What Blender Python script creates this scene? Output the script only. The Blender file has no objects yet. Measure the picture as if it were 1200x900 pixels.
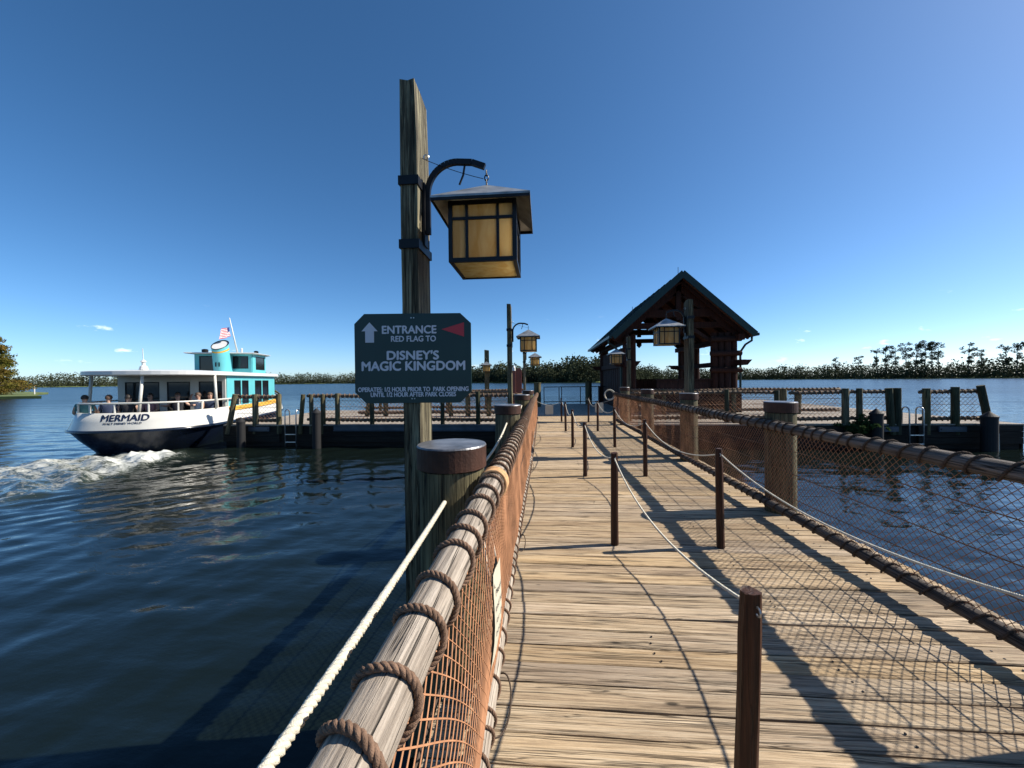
import bpy, bmesh, math, random
import numpy as np
from mathutils import Vector, Matrix
R = math.radians
random.seed(7); rng = np.random.default_rng(7)
scn = bpy.context.scene
COL = scn.collection

# ------------------------------------------------------------------ camera
CAM = Vector((0, 0, 1.55))
cd = bpy.data.cameras.new('camera'); cam = bpy.data.objects.new('camera', cd); COL.objects.link(cam)
cd.sensor_width = 36.0; cd.lens = 450 / 1200 * 36.0
cd.clip_start = 0.05; cd.clip_end = 20000
cam.matrix_world = Matrix.Translation(CAM) @ Matrix.Rotation(R(4.7), 4, 'Z') @ Matrix.Rotation(R(90 - 0.6), 4, 'X') @ Matrix.Rotation(R(-0.6), 4, 'Z')
scn.camera = cam

# ------------------------------------------------------------------ sun and sky
SUN_EL, SUN_AZ = R(40), R(80)           # azimuth clockwise from the pier's direction (+Y)
sd = bpy.data.lights.new('sun', 'SUN'); sun = bpy.data.objects.new('sun', sd); COL.objects.link(sun)
sd.energy = 5.0; sd.angle = R(0.5); sd.color = (1.0, 0.93, 0.82)
sdir = Vector((math.sin(SUN_AZ) * math.cos(SUN_EL), math.cos(SUN_AZ) * math.cos(SUN_EL), math.sin(SUN_EL)))
sun.rotation_euler = sdir.to_track_quat('Z', 'Y').to_euler()
W = bpy.data.worlds.new('World'); scn.world = W; W.use_nodes = True
wn = W.node_tree.nodes; wl = W.node_tree.links; wn.clear()
wo = wn.new('ShaderNodeOutputWorld'); wb = wn.new('ShaderNodeBackground'); sk = wn.new('ShaderNodeTexSky')
sk.sky_type = 'NISHITA'; sk.sun_disc = False; sk.sun_elevation = SUN_EL; sk.sun_rotation = SUN_AZ
sk.altitude = 0; sk.air_density = 0.62; sk.dust_density = 0.45; sk.ozone_density = 4.0
wb.inputs['Strength'].default_value = 0.105
# small fair-weather clouds low over the horizon
tc = wn.new('ShaderNodeTexCoord'); sep = wn.new('ShaderNodeSeparateXYZ'); wl.new(tc.outputs['Generated'], sep.inputs[0])
mp = wn.new('ShaderNodeMapping'); mp.inputs['Scale'].default_value = (13, 13, 34); mp.inputs['Location'].default_value = (1.7, 5.2, 2.4)
wl.new(tc.outputs['Generated'], mp.inputs[0])
nz = wn.new('ShaderNodeTexNoise'); nz.inputs['Scale'].default_value = 1.0; nz.inputs['Detail'].default_value = 6; nz.inputs['Roughness'].default_value = 0.55
wl.new(mp.outputs[0], nz.inputs['Vector'])
cr = wn.new('ShaderNodeValToRGB'); cr.color_ramp.elements[0].position = 0.648; cr.color_ramp.elements[1].position = 0.76
wl.new(nz.outputs['Fac'], cr.inputs[0])
ce = wn.new('ShaderNodeValToRGB')           # height band of the clouds (z of the view direction)
for e, (p, c) in zip([ce.color_ramp.elements[0], ce.color_ramp.elements[1]], ((0.02, 0), (0.06, 1))): e.position = p; e.color = (c, c, c, 1)
e = ce.color_ramp.elements.new(0.11); e.color = (1, 1, 1, 1)
e = ce.color_ramp.elements.new(0.16); e.color = (0, 0, 0, 1)
wl.new(sep.outputs['Z'], ce.inputs[0])
mu = wn.new('ShaderNodeMath'); mu.operation = 'MULTIPLY'; wl.new(cr.outputs[0], mu.inputs[0]); wl.new(ce.outputs[0], mu.inputs[1])
mu2 = wn.new('ShaderNodeMath'); mu2.operation = 'MULTIPLY'; mu2.inputs[1].default_value = 0.8; wl.new(mu.outputs[0], mu2.inputs[0])
hs = wn.new('ShaderNodeHueSaturation'); hs.inputs['Saturation'].default_value = 1.17; hs.inputs['Hue'].default_value = 0.495; wl.new(sk.outputs[0], hs.inputs['Color'])
mx = wn.new('ShaderNodeMix'); mx.data_type = 'RGBA'; mx.inputs['B'].default_value = (11, 11.2, 11.6, 1)
wl.new(mu2.outputs[0], mx.inputs['Factor']); wl.new(hs.outputs[0], mx.inputs['A']); wl.new(mx.outputs['Result'], wb.inputs['Color'])
wl.new(wb.outputs[0], wo.inputs['Surface'])
scn.view_settings.view_transform = 'Standard'; scn.view_settings.look = 'None'
scn.view_settings.exposure = 0.70; scn.view_settings.gamma = 1.0; scn.view_settings.use_curve_mapping = False
scn.render.engine = 'CYCLES'
scn.cycles.max_bounces = 8; scn.cycles.transparent_max_bounces = 8; scn.cycles.caustics_reflective = False; scn.cycles.caustics_refractive = False
scn.cycles.sample_clamp_indirect = 6

# ------------------------------------------------------------------ materials
MATS = {}
def nodes_of(name):
    m = bpy.data.materials.new(name); m.use_nodes = True
    n = m.node_tree.nodes; l = m.node_tree.links; b = n['Principled BSDF']
    MATS[name] = m
    return m, n, l, b

def plain(name, col, rough=0.6, metal=0.0, vary=0.12, scale=6.0, bump=0.0, spec=0.5):
    m, n, l, b = nodes_of(name)
    b.inputs['Roughness'].default_value = rough; b.inputs['Metallic'].default_value = metal
    b.inputs['Specular IOR Level'].default_value = spec
    t = n.new('ShaderNodeTexCoord'); z = n.new('ShaderNodeTexNoise'); z.inputs['Scale'].default_value = scale; z.inputs['Detail'].default_value = 5
    l.new(t.outputs['Object'], z.inputs['Vector'])
    r = n.new('ShaderNodeValToRGB'); r.color_ramp.elements[0].position = 0.3; r.color_ramp.elements[1].position = 0.7
    r.color_ramp.elements[0].color = tuple(c * (1 - vary) for c in col) + (1,)
    r.color_ramp.elements[1].color = tuple(min(1, c * (1 + vary)) for c in col) + (1,)
    l.new(z.outputs['Fac'], r.inputs[0]); l.new(r.outputs[0], b.inputs['Base Color'])
    if bump:
        z2 = n.new('ShaderNodeTexNoise'); z2.inputs['Scale'].default_value = scale * 8; z2.inputs['Detail'].default_value = 4
        l.new(t.outputs['Object'], z2.inputs['Vector'])
        bp = n.new('ShaderNodeBump'); bp.inputs['Strength'].default_value = bump; bp.inputs['Distance'].default_value = 0.01
        l.new(z2.outputs['Fac'], bp.inputs['Height']); l.new(bp.outputs[0], b.inputs['Normal'])
    return m

def wood(name, dark, mid, light, axis='X', grain=9.0, stretch=22.0, rough=0.8, crack=0.5, bump=0.6, objrand=True, patch=None, patch_amt=0.5, knots=0.0, fine=0.45):
    """weathered timber: streaks along one axis, cracks, grey patches"""
    m, n, l, b = nodes_of(name)
    b.inputs['Roughness'].default_value = rough; b.inputs['Specular IOR Level'].default_value = 0.25
    t = n.new('ShaderNodeTexCoord'); src = t.outputs['Object']
    if objrand:
        oi = n.new('ShaderNodeObjectInfo'); sc = n.new('ShaderNodeVectorMath'); sc.operation = 'MULTIPLY_ADD'
        cx = n.new('ShaderNodeCombineXYZ')
        for k in range(3): l.new(oi.outputs['Random'], cx.inputs[k])
        sc.inputs[1].default_value = (37.3, 51.7, 23.9); l.new(cx.outputs[0], sc.inputs[0]); l.new(src, sc.inputs[2]); src = sc.outputs[0]
    k = 'XYZ'.index(axis)
    def stretched(s, st, detail=6, rough_=0.6, dist=0.0):
        mp = n.new('ShaderNodeMapping'); v = [s, s, s]; v[k] = s / st; mp.inputs['Scale'].default_value = v; l.new(src, mp.inputs[0])
        z = n.new('ShaderNodeTexNoise'); z.inputs['Scale'].default_value = 1; z.inputs['Detail'].default_value = detail
        z.inputs['Roughness'].default_value = rough_; z.inputs['Distortion'].default_value = dist
        l.new(mp.outputs[0], z.inputs['Vector']); return z.outputs['Fac']
    g1 = stretched(grain * 4, stretch, 8, 0.68, 0.3)
    r = n.new('ShaderNodeValToRGB'); r.color_ramp.elements[0].position = 0.30; r.color_ramp.elements[1].position = 0.72
    r.color_ramp.elements[0].color = dark + (1,); r.color_ramp.elements[1].color = light + (1,)
    e = r.color_ramp.elements.new(0.48); e.color = mid + (1,)
    l.new(g1, r.inputs[0]); colr = r.outputs[0]
    if fine:
        g4 = stretched(grain * 16, stretch * 2.4, 5, 0.7, 0.2)
        fr4 = n.new('ShaderNodeValToRGB'); fr4.color_ramp.elements[0].position = 0.30; fr4.color_ramp.elements[1].position = 0.58
        fr4.color_ramp.elements[0].color = (1 - fine,) * 3 + (1,); fr4.color_ramp.elements[1].color = (1.12, 1.12, 1.12, 1); l.new(g4, fr4.inputs[0])
        mf4 = n.new('ShaderNodeMix'); mf4.data_type = 'RGBA'; mf4.blend_type = 'MULTIPLY'; mf4.inputs['Factor'].default_value = 1
        l.new(colr, mf4.inputs['A']); l.new(fr4.outputs[0], mf4.inputs['B']); colr = mf4.outputs['Result']
    if patch:
        g2 = stretched(1.6, 2.2, 3, 0.5)
        pr = n.new('ShaderNodeValToRGB'); pr.color_ramp.elements[0].position = 0.42; pr.color_ramp.elements[1].position = 0.68
        l.new(g2, pr.inputs[0])
        mm = n.new('ShaderNodeMath'); mm.operation = 'MULTIPLY'; mm.inputs[1].default_value = patch_amt; l.new(pr.outputs[0], mm.inputs[0])
        mxx = n.new('ShaderNodeMix'); mxx.data_type = 'RGBA'; mxx.blend_type = 'MULTIPLY'; mxx.inputs['B'].default_value = patch + (1,)
        l.new(mm.outputs[0], mxx.inputs['Factor']); l.new(colr, mxx.inputs['A']); colr = mxx.outputs['Result']
    if objrand:
        hv = n.new('ShaderNodeHueSaturation')
        mr = n.new('ShaderNodeMapRange'); mr.inputs['To Min'].default_value = 0.86; mr.inputs['To Max'].default_value = 1.14
        l.new(oi.outputs['Random'], mr.inputs[0]); l.new(mr.outputs[0], hv.inputs['Value'])
        fr = n.new('ShaderNodeMath'); fr.operation = 'MULTIPLY'; fr.inputs[1].default_value = 7.31; l.new(oi.outputs['Random'], fr.inputs[0])
        f2 = n.new('ShaderNodeMath'); f2.operation = 'FRACT'; l.new(fr.outputs[0], f2.inputs[0])
        ms = n.new('ShaderNodeMapRange'); ms.inputs['To Min'].default_value = 0.86; ms.inputs['To Max'].default_value = 1.10
        l.new(f2.outputs[0], ms.inputs[0]); l.new(ms.outputs[0], hv.inputs['Saturation'])
        l.new(colr, hv.inputs['Color']); colr = hv.outputs[0]
    # cracks: thin dark lines along the grain
    g3 = stretched(grain * 2.6, stretch * 1.7, 4, 0.55, 0.4)
    cm = n.new('ShaderNodeMath'); cm.operation = 'SUBTRACT'; cm.inputs[1].default_value = 0.5; l.new(g3, cm.inputs[0])
    ca = n.new('ShaderNodeMath'); ca.operation = 'ABSOLUTE'; l.new(cm.outputs[0], ca.inputs[0])
    c2 = n.new('ShaderNodeValToRGB'); c2.color_ramp.elements[0].position = 0.0; c2.color_ramp.elements[1].position = 0.022
    c2.color_ramp.elements[0].color = (1 - crack,) * 3 + (1,); l.new(ca.outputs[0], c2.inputs[0])
    mc = n.new('ShaderNodeMix'); mc.data_type = 'RGBA'; mc.blend_type = 'MULTIPLY'; mc.inputs['Factor'].default_value = 1
    l.new(colr, mc.inputs['A']); l.new(c2.outputs[0], mc.inputs['B']); colr = mc.outputs['Result']
    if knots:
        mp = n.new('ShaderNodeMapping'); v = [6.5, 6.5, 6.5]; v[k] = 2.2; mp.inputs['Scale'].default_value = v; l.new(src, mp.inputs[0])
        vo = n.new('ShaderNodeTexVoronoi'); vo.voronoi_dimensions = '2D'; vo.inputs['Scale'].default_value = 1; l.new(mp.outputs[0], vo.inputs['Vector'])
        kz = stretched(18, 3, 3, 0.6)
        ka = n.new('ShaderNodeMath'); ka.operation = 'MULTIPLY_ADD'; ka.inputs[1].default_value = 0.09; l.new(kz, ka.inputs[0]); l.new(vo.outputs['Distance'], ka.inputs[2])
        ks = n.new('ShaderNodeSeparateXYZ'); l.new(vo.outputs['Color'], ks.inputs[0])
        kg = n.new('ShaderNodeMapRange'); kg.inputs['From Min'].default_value = 0.42; kg.inputs['From Max'].default_value = 1.0; kg.inputs['To Min'].default_value = 0.30; kg.inputs['To Max'].default_value = -0.045; l.new(ks.outputs[0], kg.inputs[0])
        kb = n.new('ShaderNodeMath'); kb.operation = 'ADD'; l.new(ka.outputs[0], kb.inputs[0]); l.new(kg.outputs[0], kb.inputs[1])
        kr = n.new('ShaderNodeValToRGB'); kr.color_ramp.elements[0].position = 0.045; kr.color_ramp.elements[1].position = 0.10
        kr.color_ramp.elements[0].color = (1 - knots,) * 3 + (1,)
        l.new(kb.outputs[0], kr.inputs[0])
        mk = n.new('ShaderNodeMix'); mk.data_type = 'RGBA'; mk.blend_type = 'MULTIPLY'; mk.inputs['Factor'].default_value = 1
        l.new(colr, mk.inputs['A']); l.new(kr.outputs[0], mk.inputs['B']); colr = mk.outputs['Result']
    l.new(colr, b.inputs['Base Color'])
    ad = n.new('ShaderNodeMath'); ad.operation = 'MULTIPLY'; l.new(g1, ad.inputs[0]); l.new(c2.outputs[0], ad.inputs[1])
    bp = n.new('ShaderNodeBump'); bp.inputs['Strength'].default_value = bump; bp.inputs['Distance'].default_value = 0.012
    l.new(ad.outputs[0], bp.inputs['Height']); l.new(bp.outputs[0], b.inputs['Normal'])
    return m

wood('deck_wood', (0.15, 0.10, 0.060), (0.43, 0.312, 0.186), (0.58, 0.46, 0.31), 'X', 11, 26, crack=0.8, bump=0.9, patch=(0.70, 0.70, 0.76), patch_amt=0.8, knots=0.8, fine=0.44)
wood('dock_wood', (0.20, 0.145, 0.10), (0.33, 0.26, 0.19), (0.44, 0.36, 0.27), 'X', 6, 16, crack=0.5, objrand=False)
wood('dock_wood_long', (0.17, 0.14, 0.115), (0.29, 0.25, 0.205), (0.40, 0.345, 0.285), 'Y', 6, 16, crack=0.5, objrand=False)
wood('rail_wood', (0.10, 0.08, 0.064), (0.32, 0.27, 0.22), (0.52, 0.455, 0.38), 'Y', 12, 26, crack=0.88, bump=0.9, objrand=True)
wood('shaded_rail_wood', (0.04, 0.032, 0.028), (0.105, 0.086, 0.072), (0.19, 0.16, 0.135), 'Y', 12, 26, crack=0.88, bump=0.9, objrand=True)  # rail wood darkened so its colour carries the right fence's shade
wood('cross_rail_wood', (0.05, 0.036, 0.025), (0.13, 0.095, 0.065), (0.24, 0.185, 0.13), 'X', 12, 26, crack=0.7, bump=0.8)
wood('pile_wood', (0.028, 0.024, 0.012), (0.10, 0.085, 0.045), (0.22, 0.195, 0.105), 'Z', 9, 22, crack=0.85, bump=0.9)
wood('post_wood', (0.018, 0.014, 0.008), (0.095, 0.077, 0.041), (0.40, 0.355, 0.20), 'Z', 12, 24, crack=0.88, bump=1.0)
wood('green_post_wood', (0.014, 0.017, 0.009), (0.036, 0.040, 0.022), (0.085, 0.085, 0.045), 'Z', 9, 18, crack=0.6)
wood('stained_post_wood', (0.016, 0.007, 0.004), (0.04, 0.016, 0.009), (0.075, 0.033, 0.018), 'Z', 10, 20, crack=0.5, rough=0.55)
wood('dark_timber', (0.008, 0.006, 0.005), (0.017, 0.013, 0.010), (0.035, 0.027, 0.02), 'X', 6, 14, crack=0.5)
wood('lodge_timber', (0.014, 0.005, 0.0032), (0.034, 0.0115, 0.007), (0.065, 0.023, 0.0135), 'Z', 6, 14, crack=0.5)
wood('roof_board', (0.06, 0.021, 0.011), (0.115, 0.042, 0.021), (0.17, 0.066, 0.034), 'Y', 6, 14, crack=0.6)
plain('cap_band', (0.046, 0.019, 0.011), 0.6, 0.0, 0.45, 9, 0.25, 0.3)
plain('cap_top', (0.15, 0.155, 0.17), 0.42, 0.4, 0.55, 9, 0.2)
plain('black_metal', (0.014, 0.014, 0.016), 0.45, 0.6, 0.3, 12)
plain('lantern_roof_metal', (0.30, 0.31, 0.31), 0.42, 0.6, 0.4, 10)
plain('galvanised', (0.45, 0.47, 0.48), 0.35, 0.9, 0.2, 10)
plain('brown_rope', (0.17, 0.105, 0.07), 0.9, 0, 0.35, 60, 0.4, 0.2)
plain('dark_rope', (0.07, 0.05, 0.038), 0.9, 0, 0.35, 60, 0.4, 0.2)
plain('white_rope', (0.58, 0.545, 0.45), 0.85, 0, 0.14, 50, 0.4, 0.2)
plain('tan_cord', (0.55, 0.32, 0.16), 0.9, 0, 0.25, 40, 0.3, 0.2)
plain('net_cord', (0.34, 0.165, 0.085), 0.85, 0, 0.3, 14, 0, 0.2)
plain('sign_green', (0.0025, 0.024, 0.020), 0.38, 0, 0.12, 5)
plain('sign_letter', (0.62, 0.61, 0.64), 0.6, 0, 0.05, 5)
plain('sign_red', (0.52, 0.035, 0.045), 0.5, 0, 0.08, 5)
plain('card', (0.56, 0.53, 0.42), 0.45, 0, 0.08, 8)
plain('ink', (0.03, 0.03, 0.035), 0.8)
plain('boat_white', (0.57, 0.555, 0.50), 0.28, 0, 0.10, 1.6)
plain('boat_roof_white', (0.62, 0.62, 0.60), 0.35, 0, 0.04, 2)
plain('boat_navy', (0.006, 0.010, 0.022), 0.22, 0, 0.5, 1.3)
plain('boat_teal', (0.11, 0.44, 0.48), 0.3, 0, 0.05, 2)
plain('boat_yellow', (0.62, 0.33, 0.02), 0.35, 0, 0.05, 2)
plain('boat_text', (0.012, 0.017, 0.045), 0.4)
plain('bench_vinyl', (0.05, 0.045, 0.045), 0.5)
plain('roof_green', (0.004, 0.021, 0.018), 0.4, 0.3, 0.2, 3)
plain('steel_blue', (0.055, 0.075, 0.10), 0.5, 0.2, 0.3, 3)
plain('red_brown_paint', (0.20, 0.05, 0.028), 0.5, 0, 0.15, 4)
plain('black_plastic', (0.005, 0.005, 0.006), 0.75, 0, 0.3, 6)
plain('skin', (0.46, 0.27, 0.19), 0.6)
plain('hair_dark', (0.02, 0.014, 0.01), 0.6)
plain('hair_brown', (0.09, 0.05, 0.03), 0.6)
for nm, c in dict(shirt_black=(0.02, 0.02, 0.024), shirt_white=(0.72, 0.72, 0.72), shirt_navy=(0.03, 0.045, 0.09), shirt_teal=(0.07, 0.2, 0.2), shirt_pink=(0.4, 0.2, 0.2), trousers=(0.05, 0.05, 0.06)).items(): plain(nm, c, 0.85)
plain('bark', (0.12, 0.095, 0.075), 0.9, 0, 0.3, 3, 0.4)
plain('pine_bark', (0.13, 0.10, 0.085), 0.9, 0, 0.3, 0.6)
plain('bank_grass', (0.10, 0.13, 0.035), 0.9, 0, 0.3, 0.3)
plain('lakebed', (0.02, 0.03, 0.025), 0.9)

def leafmat(name, c1, c2, scale=0.05, trans=0.25):
    m, n, l, b = nodes_of(name)
    b.inputs['Roughness'].default_value = 0.6; b.inputs['Specular IOR Level'].default_value = 0.05; b.inputs['Roughness'].default_value = 0.9
    t = n.new('ShaderNodeTexCoord'); z = n.new('ShaderNodeTexNoise'); z.inputs['Scale'].default_value = scale; z.inputs['Detail'].default_value = 8; z.inputs['Roughness'].default_value = 0.7
    l.new(t.outputs['Object'], z.inputs['Vector'])
    r = n.new('ShaderNodeValToRGB'); r.color_ramp.elements[0].position = 0.36; r.color_ramp.elements[1].position = 0.64
    r.color_ramp.elements[0].color = c1 + (1,); r.color_ramp.elements[1].color = c2 + (1,)
    l.new(z.outputs['Fac'], r.inputs[0]); l.new(r.outputs[0], b.inputs['Base Color'])
    tr = n.new('ShaderNodeBsdfTranslucent'); l.new(r.outputs[0], tr.inputs['Color'])
    mxs = n.new('ShaderNodeMixShader'); mxs.inputs[0].default_value = trans
    l.new(b.outputs[0], mxs.inputs[1]); l.new(tr.outputs[0], mxs.inputs[2]); l.new(mxs.outputs[0], n['Material Output'].inputs['Surface'])
    return m
leafmat('wood_leaf', (0.034, 0.044, 0.026), (0.084, 0.094, 0.050), 0.06, 0.15)  # leaf colour lightened and greyed to stand in for distance haze
leafmat('pine_leaf', (0.036, 0.046, 0.028), (0.074, 0.084, 0.046), 0.2, 0.15)
leafmat('autumn_leaf', (0.09, 0.115, 0.02), (0.20, 0.125, 0.035), 0.25, 0.35)
leafmat('fern_leaf', (0.03, 0.055, 0.02), (0.06, 0.10, 0.03), 2.0)

def glassmat(name, col, rough):
    m, n, l, b = nodes_of(name)
    b.inputs['Base Color'].default_value = col + (1,); b.inputs['Roughness'].default_value = rough
    b.inputs['Specular IOR Level'].default_value = 0.6
glassmat('dark_glass', (0.010, 0.012, 0.014), 0.06)
# amber slag glass of the lanterns: streaky, lets sunlight through
m, n, l, b = nodes_of('amber_glass')
t = n.new('ShaderNodeTexCoord'); mp = n.new('ShaderNodeMapping'); mp.inputs['Scale'].default_value = (9, 9, 2.2); l.new(t.outputs['Object'], mp.inputs[0])
z = n.new('ShaderNodeTexNoise'); z.inputs['Scale'].default_value = 1.2; z.inputs['Detail'].default_value = 5; z.inputs['Distortion'].default_value = 1.2; l.new(mp.outputs[0], z.inputs['Vector'])
r = n.new('ShaderNodeValToRGB'); r.color_ramp.elements[0].position = 0.32; r.color_ramp.elements[1].position = 0.68
r.color_ramp.elements[0].color = (0.70, 0.49, 0.21, 1); r.color_ramp.elements[1].color = (0.86, 0.74, 0.47, 1); l.new(z.outputs['Fac'], r.inputs[0])
b.inputs['Roughness'].default_value = 0.25; l.new(r.outputs[0], b.inputs['Base Color'])
tr = n.new('ShaderNodeBsdfTranslucent'); l.new(r.outputs[0], tr.inputs['Color'])
mxs = n.new('ShaderNodeMixShader'); mxs.inputs[0].default_value = 0.85; l.new(b.outputs[0], mxs.inputs[1]); l.new(tr.outputs[0], mxs.inputs[2]); l.new(mxs.outputs[0], n['Material Output'].inputs['Surface'])

# flag: stripes and canton as flat print (object x = fly 0..1, z = hoist 0..1)
m, n, l, b = nodes_of('flag_cloth'); b.inputs['Roughness'].default_value = 0.9
t = n.new('ShaderNodeUVMap'); s = n.new('ShaderNodeSeparateXYZ'); l.new(t.outputs[0], s.inputs[0])
a = n.new('ShaderNodeMath'); a.operation = 'MULTIPLY'; a.inputs[1].default_value = 6.5; l.new(s.outputs['Y'], a.inputs[0])
fr = n.new('ShaderNodeMath'); fr.operation = 'FRACT'; l.new(a.outputs[0], fr.inputs[0])
gt = n.new('ShaderNodeMath'); gt.operation = 'GREATER_THAN'; gt.inputs[1].default_value = 0.5; l.new(fr.outputs[0], gt.inputs[0])
mixs = n.new('ShaderNodeMix'); mixs.data_type = 'RGBA'; mixs.inputs['A'].default_value = (0.5, 0.03, 0.05, 1); mixs.inputs['B'].default_value = (0.75, 0.75, 0.75, 1); l.new(gt.outputs[0], mixs.inputs['Factor'])
c1 = n.new('ShaderNodeMath'); c1.operation = 'LESS_THAN'; c1.inputs[1].default_value = 0.4; l.new(s.outputs['X'], c1.inputs[0])
c2 = n.new('ShaderNodeMath'); c2.operation = 'GREATER_THAN'; c2.inputs[1].default_value = 0.46; l.new(s.outputs['Y'], c2.inputs[0])
cc = n.new('ShaderNodeMath'); cc.operation = 'MULTIPLY'; l.new(c1.outputs[0], cc.inputs[0]); l.new(c2.outputs[0], cc.inputs[1])
mixc = n.new('ShaderNodeMix'); mixc.data_type = 'RGBA'; mixc.inputs['B'].default_value = (0.02, 0.03, 0.15, 1); l.new(cc.outputs[0], mixc.inputs['Factor']); l.new(mixs.outputs['Result'], mixc.inputs['A'])
l.new(mixc.outputs['Result'], b.inputs['Base Color'])

# water: dark body, sky reflections, small ripples in the material, foam from a mesh attribute
m, n, l, b = nodes_of('lake_water')
t = n.new('ShaderNodeTexCoord'); P = t.outputs['Object']
def rip(sx, sy, rot, det, rough_=0.5):
    mp = n.new('ShaderNodeMapping'); mp.inputs['Scale'].default_value = (sx, sy, 1); mp.inputs['Rotation'].default_value = (0, 0, rot); l.new(P, mp.inputs[0])
    z = n.new('ShaderNodeTexNoise'); z.inputs['Scale'].default_value = 1; z.inputs['Detail'].default_value = det; z.inputs['Roughness'].default_value = rough_; l.new(mp.outputs[0], z.inputs['Vector']); return z.outputs['Fac']
at = n.new('ShaderNodeAttribute'); at.attribute_name = 'foam'; at.attribute_type = 'GEOMETRY'
ac = n.new('ShaderNodeAttribute'); ac.attribute_name = 'chop'; ac.attribute_type = 'GEOMETRY'
r1 = rip(0.55, 2.6, 0.12, 3); r2 = rip(0.14, 0.9, -0.08, 4)
ad = n.new('ShaderNodeMath'); ad.operation = 'MULTIPLY_ADD'; ad.inputs[1].default_value = 2.2; l.new(r2, ad.inputs[0]); l.new(r1, ad.inputs[2])
rw = rip(0.012, 0.075, 0.04, 4, 0.6)       # wind streaks: patches of smoother and rougher water
wr = n.new('ShaderNodeMapRange'); wr.inputs['From Min'].default_value = 0.36; wr.inputs['From Max'].default_value = 0.64; wr.inputs['To Min'].default_value = 0.35; wr.inputs['To Max'].default_value = 1.6; l.new(rw, wr.inputs[0])
wc = n.new('ShaderNodeMath'); wc.operation = 'MULTIPLY'; l.new(ac.outputs['Fac'], wc.inputs[0]); l.new(wr.outputs[0], wc.inputs[1])
bp = n.new('ShaderNodeBump'); bp.inputs['Distance'].default_value = 0.16; l.new(ad.outputs[0], bp.inputs['Height']); l.new(wc.outputs[0], bp.inputs['Strength'])
r5 = rip(0.045, 0.30, 0.05, 5, 0.6)
bp5 = n.new('ShaderNodeBump'); bp5.inputs['Distance'].default_value = 1.1; l.new(r5, bp5.inputs['Height']); l.new(wc.outputs[0], bp5.inputs['Strength']); l.new(bp.outputs[0], bp5.inputs['Normal'])
r3 = rip(5, 9, 0.3, 4, 0.6)
bp2 = n.new('ShaderNodeBump'); bp2.inputs['Distance'].default_value = 0.02; bp2.inputs['Strength'].default_value = 0.22; l.new(r3, bp2.inputs['Height']); l.new(bp5.outputs[0], bp2.inputs['Normal'])
b.inputs['Roughness'].default_value = 0.05; b.inputs['IOR'].default_value = 1.333
l.new(bp2.outputs[0], b.inputs['Normal'])
fz = rip(2.6, 3.6, 0.2, 10, 0.72); fz2 = rip(14, 18, 0, 4, 0.6)
fa = n.new('ShaderNodeMath'); fa.operation = 'MULTIPLY_ADD'; fa.inputs[1].default_value = 0.35; l.new(fz2, fa.inputs[0]); l.new(fz, fa.inputs[2])      # ~0.3..1.0
fs = n.new('ShaderNodeMath'); fs.operation = 'MULTIPLY_ADD'; fs.inputs[1].default_value = 0.62; l.new(at.outputs['Fac'], fs.inputs[0]); l.new(fa.outputs[0], fs.inputs[2])
fr_ = n.new('ShaderNodeValToRGB'); fr_.color_ramp.elements[0].position = 0.98; fr_.color_ramp.elements[1].position = 1.22 if False else 1.0
fm = n.new('ShaderNodeMapRange'); fm.inputs['From Min'].default_value = 0.98; fm.inputs['From Max'].default_value = 1.30; l.new(fs.outputs[0], fm.inputs[0])
n.remove(fr_)
mw = n.new('ShaderNodeMix'); mw.data_type = 'RGBA'; mw.inputs['A'].default_value = (0.0046, 0.0082, 0.0070, 1); mw.inputs['B'].default_value = (0.045, 0.062, 0.045, 1)
l.new(at.outputs['Fac'], mw.inputs['Factor'])
mf = n.new('ShaderNodeMix'); mf.data_type = 'RGBA'; mf.inputs['B'].default_value = (0.60, 0.61, 0.57, 1); l.new(mw.outputs['Result'], mf.inputs['A']); l.new(fm.outputs[0], mf.inputs['Factor'])
l.new(mf.outputs['Result'], b.inputs['Base Color'])
af = n.new('ShaderNodeAttribute'); af.attribute_name = 'far'; af.attribute_type = 'GEOMETRY'
rf = n.new('ShaderNodeMath'); rf.operation = 'MULTIPLY_ADD'; rf.inputs[1].default_value = 0.24; rf.inputs[2].default_value = 0.02; l.new(af.outputs['Fac'], rf.inputs[0])
b.inputs['Specular IOR Level'].default_value = 0.55
ro = n.new('ShaderNodeMapRange'); l.new(rf.outputs[0], ro.inputs['To Min']); ro.inputs['To Max'].default_value = 0.8; l.new(fm.outputs[0], ro.inputs[0]); l.new(ro.outputs[0], b.inputs['Roughness'])

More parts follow.
